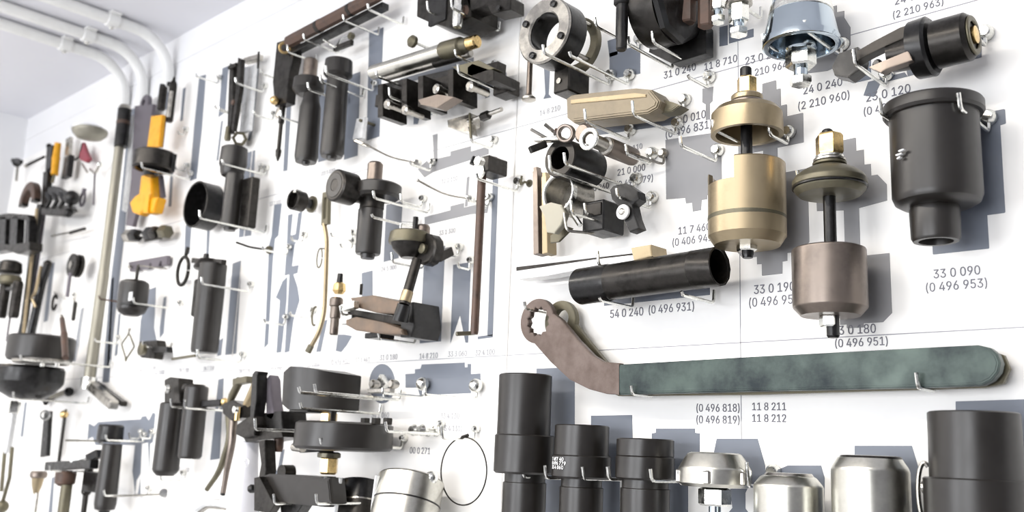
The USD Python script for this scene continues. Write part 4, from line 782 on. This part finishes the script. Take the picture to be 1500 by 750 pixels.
# row of little nuts, comb strip
t = T('nut_row', 'row of small dark nuts on one bright pin', 'pin')
t.p('pin', wire([at(186, 347, .03), at(245, 340, .03)], .004), M.zinc)
for x, m in ((190, M.steel), (198, M.blackp), (220, M.blackp), (228, M.blackm), (242, M.olive)): y = 347 - (x - 186) * .12; t.p('nut', axial(at(x - 5, y, .03), at(x + 5, y - 1, .03), [(0, .013), (.2, .0165), (.8, .0165), (1, .013)], 6), m)
t.p('under_tab', bar(at(214, 352, .03), at(236, 348, .03), .008, .008), M.blackm)
t = T('comb_strip', 'small grey strip with a row of half-round cut-outs', 'strip')
b = pg([(188, 384), (245, 374), (244, 388), (190, 398)], .015)
for x, y in ((204, 392), (220, 390), (235, 387)): b = b.difference(disc(x, y, 5, .015))
t.p('strip', slab(b, .006, .015), M.violet); t.p('pin', lathe(at(192, 391, .018), at(192, 391, .018) - [0, 1, 0], [(0, .004), (.006, .005)], 10), M.steel)
t = T('curved_wire', 'thin curved wire arm left of the forked outlines', 'wire'); t.p('arm', wire([at(346, 355, .08), at(366, 362, .05), at(392, 366, .012)], .0022), M.blackm); t.p('foot', lathe(at(394, 366, .002), at(394, 366, .03), [(0, .008), (.008, .008)], 14), M.olive)
# small hanging cylinder and tall cylinder
t = T('hanging_cylinder', 'short dark cylinder hanging from a thin rod', 'cylinder'); D = .07
t.p('rod', upright(201, 400, D, [(388, 1.6), (394, 2.5), (412, 2.5)], 12), M.blackm); t.p('hanger', wire([at(201, 389, D), at(201, 389, D) + [0, D - .001, .004]], .0018), M.steel); t.p('body', upright(195, 436, D, [(411, 15), (414, 20), (418, 21), (452, 21), (458, 18), (463, 10)], 36), M.black); t.p('groove', upright(195, 450, D, [(446, 21.4), (449, 21.4)], 36), M.blackp); t.p('label_mark', brickp(189, 428, 192, 440, .1, .1022, .0004), M.pale)
sil((218, 424), (229, 420), (226, 480), (230, 500), (204, 508), (206, 470)); sil((174, 460), (177, 459), (172, 520), (168, 522)); sil((240, 436), (244, 434), (240, 488), (234, 496), (234, 480))
hook('wire hook in front of the short dark cylinder', 196, 444, .11, 8)
t = T('wire_diamond', 'thin diamond-shaped wire spring under the short dark cylinder', 'spring'); t.p('spring', wire([at(190, 482, .02), at(188, 490, .02), at(178, 504, .02), at(184, 524, .02), at(184, 530, .02), at(186, 524, .02), at(197, 508, .02), at(190, 490, .02)], .002), M.olive); t.p('eye', ring(at(190, 482, .022), at(190, 482, .016), .004, .002, 12), M.steel)
t = T('ring_eye', 'thin oval ring hanging left of the tall dark cylinder', 'ring'); u, z = uz(268, 397, .02); k = scl(268, 397, .02)
t.p('ring', wire([W(u + .024 * math.cos(a), z + 21 / k * math.sin(a), .02) for a in np.linspace(0, 2 * math.pi * .99, 40)], .0042), M.blackm); t.p('stem', bar(at(272, 374, .02), at(276, 362, .02), .008, .006), M.blackm)
t = T('tall_cylinder', 'tall dark cylinder with a ringed top held by a wire hook', 'cylinder'); D = .065
t.p('body', upright(306, 450, D, [(386, 18), (388, 20), (512, 19.5), (517, 18)], 36), M.bronze if 0 else M.black); t.p('top_ring', upright(306, 385, D, [(380, 14), (383, 17), (392, 21.5), (395, 20)], 32), M.blackm); t.p('top_stud', upright(302, 376, D, [(372, 4), (383, 5)], 14), M.blackp)
t.p('side_shell', upright(292, 440, D - .02, [(410, 8), (412, 10), (462, 10), (464, 8)], 24), M.blackm); t.p('ear', bar(at(284, 382, D), at(328, 384, D), .012, .010), M.blackm)
sil((341, 386), (354, 381), (346, 518), (330, 520)); hook('wire hook across the tall dark cylinder', 296, 416, .11, 10); hook('lower wire hook under the tall dark cylinder', 290, 524, .10, 12)
sil((322, 498), (327, 495), (324, 520), (318, 522))
t = T('small_bracket', 'dark cranked bracket on a hook left of the tall cylinder foot', 'bracket'); t.p('plate', mf(pg([(204, 500), (230, 498), (232, 508), (246, 508), (246, 516), (228, 518), (226, 526), (206, 524), (200, 514)], .05), .03, .05, .002), M.blackm); t.p('round', lathe(at(212, 512, .062), at(212, 512, .062) - [0, 1, 0], [(0, .012), (.010, .014), (.012, .010)], 20), M.olive); t.p('arm', bar(at(226, 512, .05), at(247, 512, .05), .010, .012), M.blackp)
hook('wire hook above the dark cranked bracket', 210, 508, .07, 8, knob=False)
t = T('pale_tray', 'pale clear plastic strip beside the foot of the tall cylinder', 'strip'); t.p('tray', mf(pg([(252, 506), (284, 502), (286, 518), (254, 524)], .05), .03, .05, .001), M.pale); t.p('lip', bar(at(252, 526, .055), at(286, 521, .055), .005, .005), M.olive)
# lower left: two black cylinders
t = T('hand_tool', 'long black cylinder with a holed head, left of two at the lower left', 'tool'); D = .07
t.p('body', upright(249, 630, D, [(590, 16), (592, 18), (688, 19), (692, 17), (697, 12)], 32), M.black); hd = t.p('head', mf(pg([(240, 556), (248, 552), (262, 554), (264, 590), (240, 592)], D + .012), .05, D + .012, .003), M.blackm); t.p('head_screw', lathe(at(248, 570, D + .02), at(248, 570, D + .02) - [0, 1, 0], [(0, .008), (.004, .009), (.01, .006)], 14), M.zinc, under=hd)
t = T('hand_tool', 'shorter black cylinder with a plain top, right of two at the lower left', 'tool'); t.p('body', upright(283, 620, D, [(566, 15), (568, 17), (668, 17), (672, 15)], 32), M.black); t.p('cap_band', upright(284, 570, D, [(563, 14), (565, 16.5), (570, 17.4), (571, 17)], 32), M.blackm)
t = T('reach_bar', 'black flat bar reaching right from the two black cylinders', 'bar'); t.p('arm', bar(at(300, 592, .06), at(328, 590, .05), .020, .012), M.blackp); t.p('tip', ball(at(329, 589, .05), .008), M.brass)
sil((320, 556), (328, 554), (322, 672), (308, 674)); hook('wire hook across the two black cylinders, left end', 251, 596, .11, 12); hook('wire hook across the two black cylinders, middle', 271, 598, .11, 12, knob=False); hook('lower wire hook under the two black cylinders', 236, 704, .05, 10)
# three arm puller with brass-coloured legs
t = T('three_arm_puller', 'spread puller with thin brass-coloured legs and dark joints', 'puller'); D = .08
for pts, m in (([(352, 556), (338, 585), (334, 600)], M.olive), ([(336, 605), (338, 640), (322, 690), (303, 717)], M.olive), ([(342, 610), (340, 650), (332, 690), (327, 722)], M.bronze), ([(376, 560), (358, 600), (344, 614)], M.beige)): t.p('leg', wire([at(x, y, D) for x, y in pts], [.008, .006, .0045], 12, .02), m)
t.p('head', mf(pg([(325, 592), (340, 586), (356, 594), (354, 612), (338, 616), (326, 606)], D + .01), D - .015, D + .01, .002), M.blackm); t.p('upper_link', bar(at(346, 560, D), at(366, 556, D), .016, .012), M.olive); t.p('brass_pin', upright(348, 605, D + .015, [(596, 4), (616, 4)], 12), M.brass); t.p('screw', lathe(at(347, 600, D + .024), at(347, 600, D + .024) - [0, 1, 0], [(0, .006), (.006, .006)], 10), M.zinc)
t.p('claw', bar(at(328, 712, D), at(326, 726, D), .007, .008), M.blackp)
t = T('yoke_tool', 'black yoke with two tall prongs standing between puller and wide cylinder', 'yoke'); D = .12
t.p('prong', mf(pg([(369, 548), (373, 543), (379, 544), (377, 550), (376, 585), (372, 612), (366, 612), (367, 580)], D), .10, D, .002), M.blackp); t.p('prong', mf(pg([(389, 556), (394, 549), (397, 556), (398, 580), (402, 608), (398, 616), (390, 612), (389, 585)], D - .02), .08, D - .02, .002), M.violet)
t.p('yoke_body', mf(pg([(346, 622), (360, 612), (372, 608), (376, 622), (372, 638), (356, 642), (344, 636)], D), .08, D, .003), M.blackm); t.p('cross_block', mf(pg([(376, 606), (412, 602), (414, 628), (376, 628)], D - .02), .05, D - .02, .002), M.blackp); t.p('lower_rail', mf(pg([(352, 634), (412, 630), (414, 640), (360, 648)], D - .01), .06, D - .01, .001), M.blackm)
t.p('lower_prong', mf(pg([(378, 646), (388, 644), (390, 690), (386, 705), (378, 702), (382, 680)], D), .10, D, .002), M.blackm); t.p('stub', upright(408, 650, .09, [(632, 7), (656, 7.5), (662, 6)], 18), M.brown)
hook('wire hook under the cross block of the black yoke', 374, 629, .16, 16, knob=False, r=.0024)
sil((412, 660), (417, 658), (412, 690), (405, 700), (402, 698), (408, 682))
t = T('white_cone', 'tall tapering white enamelled shell at the bottom left', 'shell'); D = .09
sh = t.p('shell', upright(360, 700, D, [(646, 12), (648, 14), (690, 17), (720, 21), (760, 24)], 36), M.shell); u, z = uz(354, 678, D + .03); t.p('ring_mark', ring(W(u, z, D + .0215), W(u, z, D + .019), .0075, .0018, 22), M.pale, under=sh)
t.p('side_bolt', lathe(at(372, 716, .115), at(372, 716, .115) - [.3, 1, 0], [(0, .007), (.006, .007), (.01, .004)], 12), M.blackp)
t = T('pale_hose', 'pale curved rim at the bottom edge left of the white shell', 'rim'); t.p('rim', wire([at(288, 745, .08), at(300, 736, .08), at(320, 736, .08), at(345, 742, .08), at(352, 758, .08)], .007, 12, .02), M.pale); t.p('inner_rim', wire([at(292, 752, .075), at(304, 742, .075), at(330, 744, .075)], .004, 8, .02), M.steel)
# T bracket with upright grip
t = T('upright_tool', 'black upright grip under a short cross block', 'tool'); D = .06
t.p('grip', upright(160, 690, D, [(650, 12.5), (652, 14), (738, 15.5), (746, 14), (748, 8), (752, 7)], 28), M.black); t.p('cross_block', upright(162, 634, D, [(622, 16), (625, 18), (644, 18.5), (648, 15)], 32), M.blackp)
sil((130, 620), (138, 624), (144, 618), (206, 614), (208, 610), (214, 609), (218, 616), (224, 604), (228, 606), (224, 648), (220, 650), (219, 700), (217, 648), (208, 650), (206, 694), (200, 704), (198, 724), (196, 704), (194, 690), (198, 652), (140, 652), (136, 640), (128, 644))
for lab, x, y, d in (('wire hook under the short cross block of the black grip', 156, 645, .09), ('left small knobbed wire hook beside the black grip', 190, 642, .03), ('right small knobbed wire hook beside the black grip', 206, 642, .03), ('wire hook low on the black grip', 153, 726, .10)): hook(lab, x, y, d, 8)
t = T('wire_rail', 'thin straight wire reaching right from the black upright grip', 'wire'); t.p('wire', wire([at(166, 727, .1), at(236, 724, .01)], .002), M.steel); t.p('end_knob', lathe(at(240, 722, .002), at(240, 722, .03), [(0, .010), (.01, .009)], 14), M.zinc)
t = T('black_strip', 'narrow black strip with a bright eye at its top', 'strip'); t.p('strip', mf(pg([(64, 604), (72, 602), (68, 668), (58, 670)], .05), .04, .05, .002), M.blackp); t.p('eye', ring(at(66, 608, .062), at(66, 608, .05), .013, .005, 20), M.zinc)
t = T('thin_upright', 'thin dark upright with a brass tip beside the narrow black strip', 'rod'); t.p('rod', upright(91, 640, .04, [(612, 2.4), (676, 2.6)], 12), M.blackm); t.p('brass_tip', ball(at(94, 607, .04), .010), M.brass); t.p('tip_pin', wire([at(97, 600, .04), at(93, 612, .04)], .003), M.olive)
t = T('wire_rail', 'thin straight wire between the dark upright and the black grip', 'wire'); t.p('wire', wire([at(96, 645, .09), at(146, 646, .01)], .002), M.olive); t.p('end_knob', lathe(at(148, 646, .002), at(148, 646, .03), [(0, .008), (.008, .008)], 14), M.zinc)
t = T('cross_plate', 'black cross plate on a thick olive stem at the lower left', 'tool'); D = .08
t.p('plate', bar(at(72, 683, D), at(138, 680, D), .022, .020, .002), M.blackp); t.p('flange', upright(96, 700, D, [(690, 13), (693, 15), (708, 14), (712, 9)], 26), M.brown); t.p('stem', upright(94, 740, D, [(710, 8), (800, 8.5)], 20), M.olive); t.p('bright_link', bar(at(104, 676, D + .01), at(130, 668, D - .01), .008, .007), M.zinc); t.p('black_nut', bar(at(130, 672, D - .01), at(146, 664, D - .02), .018, .018), M.blackp)
hook('wire hook under the black cross plate', 74, 690, .12, 8, knob=False)
t = T('mushroom_drift', 'beige mushroom-headed drift at the lower left corner', 'drift'); t.p('head', upright(56, 700, D, [(690, 10), (693, 12), (698, 12), (700, 10.5)], 26), M.bronze); t.p('neck', upright(54, 712, D, [(699, 9), (712, 7), (722, 4), (724, 3)], 22), M.beige); t.p('shaft', upright(52, 740, D, [(722, 3), (800, 3.4)], 14), M.steel)
t = T('black_post', 'dark upright post between the olive stem and the black grip', 'post'); t.p('post', upright(130, 690, .04, [(684, 6), (722, 7), (726, 4), (800, 4)], 18), M.blackm); t.p('block', brickp(122, 690, 140, 722, .03, .05, .002), M.blackp)
sil((76, 700), (80, 698), (76, 760), (70, 760)); sil((206, 700), (202, 725), (206, 726)); 
# disc and bowl at the far left
t = T('black_disc', 'thick black disc on a wire hook at the far left', 'disc'); D = .12
t.p('disc', upright(60, 512, D, [(493, 43), (496, 46), (524, 46), (529, 43)], 48), M.black); t.p('lower_lip', upright(60, 530, D, [(527, 40), (533, 38)], 44), M.steel)
hook('wire hook in front of the thick black disc at the far left', 31, 526, .21, 6, knob=False, r=.0024)
t = T('black_bowl', 'black rounded bowl hanging under the thick black disc', 'bowl'); D = .115
t.p('bowl', upright(42, 555, D, [(538, 44), (541, 48), (560, 48), (566, 44), (576, 36), (584, 22), (586, 10)], 48), M.blackp); t.p('rim', upright(42, 545, D, [(537, 47), (543, 49.5), (547, 48)], 48), M.blackm)
for x in (14, 38, 62, 84): t.p('rim_bolt', upright(x, 534, D + .03, [(532, 3), (537, 3)], 8), M.zinc)
hook('wire hook under the black rounded bowl', 20, 584, .18, 10, knob=False)
t = T('bright_stud', 'bright stud with hexagon nut hanging below the black bowl', 'stud'); D = .10
t.p('nut', upright(19, 596, D, [(587, 9), (590, 11), (604, 11), (608, 8)], 6, .2), M.zinc); t.p('stud', upright(15, 630, D, [(606, 7), (656, 6.5), (664, 4)], 16), M.pale); t.p('leg', wire([at(8, 650, D), at(2, 720, D)], .005), M.olive); t.p('leg', wire([at(18, 655, D), at(14, 700, D), at(4, 735, D)], .005), M.olive); t.p('foot', ball(at(3, 742, D), .016), M.olive)
sil((36, 590), (40, 588), (34, 640), (30, 640))
t = T('small_clip', 'small bright clip with a black end right of the black bowl', 'clip'); t.p('arm', bar(at(74, 582, .012), at(96, 574, .012), .010, .010), M.olive); t.p('end', ball(at(101, 574, .014), .012), M.blackp); t.p('root', bar(at(66, 586, .010), at(76, 581, .010), .016, .014), M.blackm)
t.p('lower_knob', ball(at(67, 590, .014), .007), M.blackp)
# upper far left group
t = T('horseshoe_ring', 'brown-black horseshoe ring at the far upper left', 'ring'); u, z = uz(38, 296, .07); k = scl(38, 296, .07)
P1 = [(u + .060 * math.cos(a), z + 31 / k * math.sin(a)) for a in np.linspace(0, math.pi, 24)]; P2 = [(u + .033 * math.cos(a), z + 17 / k * math.sin(a)) for a in np.linspace(math.pi, 0, 24)]
t.p('horseshoe', mf(Polygon(P1 + P2).buffer(0), .05, .07, .003), M.brown)
t.p('end_cap', brick(u - .061, u - .032, z - .006, z + .004, .051, .069, .001), M.blackm); t.p('end_cap', brick(u + .032, u + .061, z - .006, z + .004, .051, .069, .001), M.blackm)
t = T('far_knob', 'small black knob on a stem at the far upper left', 'knob'); t.p('knob', ball(at(25, 238, .04), .014), M.blackp); t.p('cross_piece', bar(at(19, 235, .045), at(31, 237, .045), .012, .012), M.blackp); t.p('stem', wire([at(26, 242, .03), at(24, 265, .03)], .004), M.steel)
t = T('thin_rod', 'thin dark rod reaching left from the upright black bar', 'rod'); t.p('arm', wire([at(40, 242, .05), at(64, 230, .03)], .0042), M.blackm); t.p('tip', ball(at(38, 243, .05), .006), M.steel); t.p('root', wire([at(62, 232, .03), at(64, 229, .003)], .003), M.steel)
t = T('black_bar', 'upright black bar at the left of the yellow handle', 'bar'); t.p('bar', mf(pg([(68, 216), (77, 212), (74, 245), (66, 252)], .05), .03, .05, .002), M.blackp); t.p('foot', mf(pg([(63, 252), (70, 250), (66, 300), (60, 302)], .05), .035, .05, .001), M.blackm); t.p('top_cap', ball(at(72, 214, .04), .008), M.blackm)
t = T('yellow_handle', 'small yellow handled tool at the far upper left', 'tool'); t.p('handle', wire([at(85, 210, .04), at(82, 232, .04), at(80, 256, .04)], [.009, .012, .010], 12), M.yellow); t.p('shaft', wire([at(80, 254, .04), at(77, 268, .04)], .004), M.olive); t.p('violet_side', bar(at(79, 214, .04), at(75, 254, .04), .008, .008), M.violet)
t = T('bright_scissor', 'small bright scissor-like tool right of the small yellow handle', 'tool'); t.p('blade', mf(pg([(96, 204), (102, 200), (101, 228), (95, 232)], .03).difference(disc(98.5, 212, 3.5, .03)), .02, .03, .001), M.steel); t.p('grip', mf(pg([(94, 230), (102, 226), (98, 258), (89, 262), (92, 245)], .035), .02, .035, .002), M.blackp); t.p('rivet', lathe(at(98, 230, .038), at(98, 230, .038) - [0, 1, 0], [(0, .004), (.004, .003)], 10), M.zinc)
t = T('pale_basin', 'pale olive round dish on top of the far left board', 'dish'); t.p('dish', upright(131, 198, .07, [(190, 24), (192, 25), (196, 24), (202, 18), (204, 10)], 32), M.barst); t.p('rim', upright(131, 190, .07, [(187, 22), (189, 25.5), (192, 25.5), (193, 24)], 32), M.pale)
t = T('red_tag', 'small dark red teardrop tag below the pale dish', 'tag'); t.p('tag', mf(pg([(121, 208), (126, 222), (131, 232), (126, 238), (117, 234), (115, 228), (119, 218)], .03), .02, .03, .002), M.red); t.p('clip', wire([at(110, 234, .03), at(116, 230, .03), at(121, 210, .02)], .003), M.blackm)
t = T('thin_spike', 'thin dark spike with a forked top right of the red tag', 'spike'); t.p('spike', wire([at(139, 252, .03), at(137, 300, .03)], .0028), M.violet); t.p('fork', wire([at(132, 248, .03), at(139, 254, .03), at(147, 240, .03)], .0035), M.steel); t.p('fork_ball', ball(at(146, 241, .03), .008), M.zinc); t.p('link', wire([at(120, 240, .03), at(128, 252, .03)], .003), M.steel)
t = T('black_pulley', 'black bracket with curved ribs at the far upper left', 'bracket'); D = .06
t.p('arm', mf(pg([(70, 275), (78, 272), (106, 286), (108, 292), (100, 294), (78, 284), (66, 292)], D), .04, D, .002), M.blackp); t.p('base', mf(pg([(60, 304), (100, 300), (104, 308), (90, 316), (60, 314)], D), .04, D, .002), M.blackm); t.p('knob', ball(at(105, 290, D), .020), M.blackp); t.p('foot_knob', ball(at(100, 312, D), .012), M.blackp)
for x in (68, 78, 88): t.p('rib', wire([at(x, 284, D), at(x + 6, 294, D), at(x, 304, D)], .006, 8, .02), M.blackp)
t = T('hooked_loop', 'thin dark wire loop right of the black ribbed bracket', 'loop'); u, z = uz(121, 292, .02); k = scl(121, 292, .02); t.p('loop', wire([W(u + .014 * math.cos(a), z + 10 / k * math.sin(a), .02) for a in np.linspace(0, 6.2, 24)], .0035), M.violet); t.p('stem', bar(at(122, 284, .02), at(124, 276, .02), .010, .006), M.violet)
t = T('small_key', 'small dark pin lying level below the thin spike', 'pin'); t.p('pin', wire([at(76, 346, .03), at(104, 340, .03)], .0026), M.steel); t.p('grip', wire([at(103, 341, .03), at(124, 335, .03)], .0045), M.blackm)
t = T('comb_holder', 'black comb-like frame of three upright bars at the left edge', 'holder'); D = .10
for x in (4, 21, 40): t.p('upright_bar', mf(pg([(x - 6, 318), (x + 5, 316), (x + 3, 362), (x - 8, 364)] if x < 40 else [(x - 3, 320), (x + 3, 322), (x + 2, 362), (x - 5, 362)], D), .08, D, .002), M.blackp)
t.p('base_bar', mf(pg([(-14, 356), (10, 358), (30, 356), (44, 354), (43, 366), (24, 372), (8, 366), (-14, 370)], D + .004), .07, D + .004, .003), M.blackm); t.p('top_bar', mf(pg([(-14, 316), (12, 312), (40, 314), (44, 322), (20, 320), (-14, 324)], D), .08, D, .002), M.blackm)
t = T('black_clamp', 'dark clamp with a round top and two legs at the left edge', 'clamp'); D = .10
t.p('cap', upright(14, 400, D, [(382, 10), (385, 15), (398, 17), (402, 14)], 28), M.blackm); t.p('band', upright(14, 412, D, [(404, 14), (407, 16), (414, 16), (417, 13)], 28), M.olive)
for x in (5, 23): t.p('leg', upright(x, 440, D, [(412, 6), (416, 7.5), (462, 7.5), (466, 6)], 18), M.blackm)
t.p('leg_gap_bar', bar(at(2, 424, D), at(28, 422, D), .012, .010), M.blackp); t.p('thin_pin', upright(11, 490, D, [(460, 1.6), (500, 1.6)], 8), M.violet)
t = T('long_black_bar', 'long black upright bar left of the two washers, with a pale edge', 'bar'); D = .05
t.p('bar', wire([at(60, 300, D), at(50, 360, D), at(36, 470, D), at(30, 496, D)], .0105, 12), M.blackp); t.p('pale_edge', wire([at(54, 306, D + .01), at(44, 400, D + .01), at(34, 492, D + .01)], .0045, 8), M.beige); t.p('violet_edge', wire([at(66, 305, .03), at(58, 362, .03), at(46, 440, .03)], .005, 8), M.violet)
t = T('black_lever', 'second long black lever crossing a wire near the far left', 'lever'); t.p('lever', wire([at(70, 388, .05), at(60, 420, .05), at(44, 496, .05)], .011, 12), M.blackp); t.p('wire_grip', wire([at(60, 390, .06), at(52, 428, .07), at(46, 436, .07), at(52, 450, .06)], .004), M.beige); t.p('top', ball(at(70, 387, .05), .0115), M.blackm)
sil((74, 386), (80, 384), (76, 420), (70, 470), (64, 472), (70, 420))
t = T('washer_pair', 'two dark round discs on a thin upright rod', 'disc'); A, B = nax(104, 388, 118, .03); ax = B - A
t.p('front_disc', axial(A, A + ax * .3, [(0, .024), (.1, .030), (.9, .030), (1, .027)], 30), M.blackm); t.p('rear_disc', axial(A + ax * .6, B, [(0, .027), (.1, .030), (.9, .030), (1, .027)], 30), M.blackm); t.p('hub', axial(A - ax * .1, B, [(0, .010), (1, .010)], 18), M.steel); t.p('rod', upright(99, 430, .06, [(400, 2.6), (435, 2.6)], 10), M.violet)
hook('small wire hook below the two dark round discs', 94, 438, .03, 5)
t = T('small_plier', 'thin brown handle leaning over the thick black disc', 'tool'); t.p('handle', wire([at(91, 467, .13), at(94, 490, .15), at(96, 524, .17)], [.006, .0085, .007], 10), M.brown); t.p('tip', wire([at(90, 462, .13), at(91, 470, .13)], .004), M.steel)
t = T('short_rod', 'short dark rod right of the two dark round discs', 'rod'); t.p('rod', upright(109, 455, .03, [(442, 2), (444, 3), (468, 3), (470, 2)], 10), M.blackm); t.p('tip', upright(109, 440, .03, [(436, 1.5), (443, 1.5)], 8), M.steel)
t = T('tiny_loop', 'tiny dark wire loop left of the short dark rod', 'loop'); u, z = uz(80, 443, .02); k = scl(80, 443, .02); t.p('loop', wire([W(u + .014 * math.cos(a), z + 11 / k * math.sin(a), .02) for a in np.linspace(.5, 6, 20)], .0035), M.blackm); t.p('stem', wire([at(82, 432, .02), at(80, 428, .004)], .003), M.steel)
sil((119, 452), (123, 450), (116, 505), (111, 530), (108, 530), (113, 490)); sil((164, 408), (167, 406), (160, 540), (157, 540))
for s, x, y, h in (('33 2 030', 226, 549, 6), ('24 2 300', 262, 546, 6), ('24 2 310', 298, 543, 6), ('31 2 120', 196, 546, 5), ('33 3 130', 216, 542, 5), ('41 5 080', 265, 418, 6), ('22 5 100', 196, 728, 6), ('31 4 110', 262, 690, 6), ('33 4 001', 416, 688, 6)): txt(s, x, y, h)
for t in THINGS: t.build()
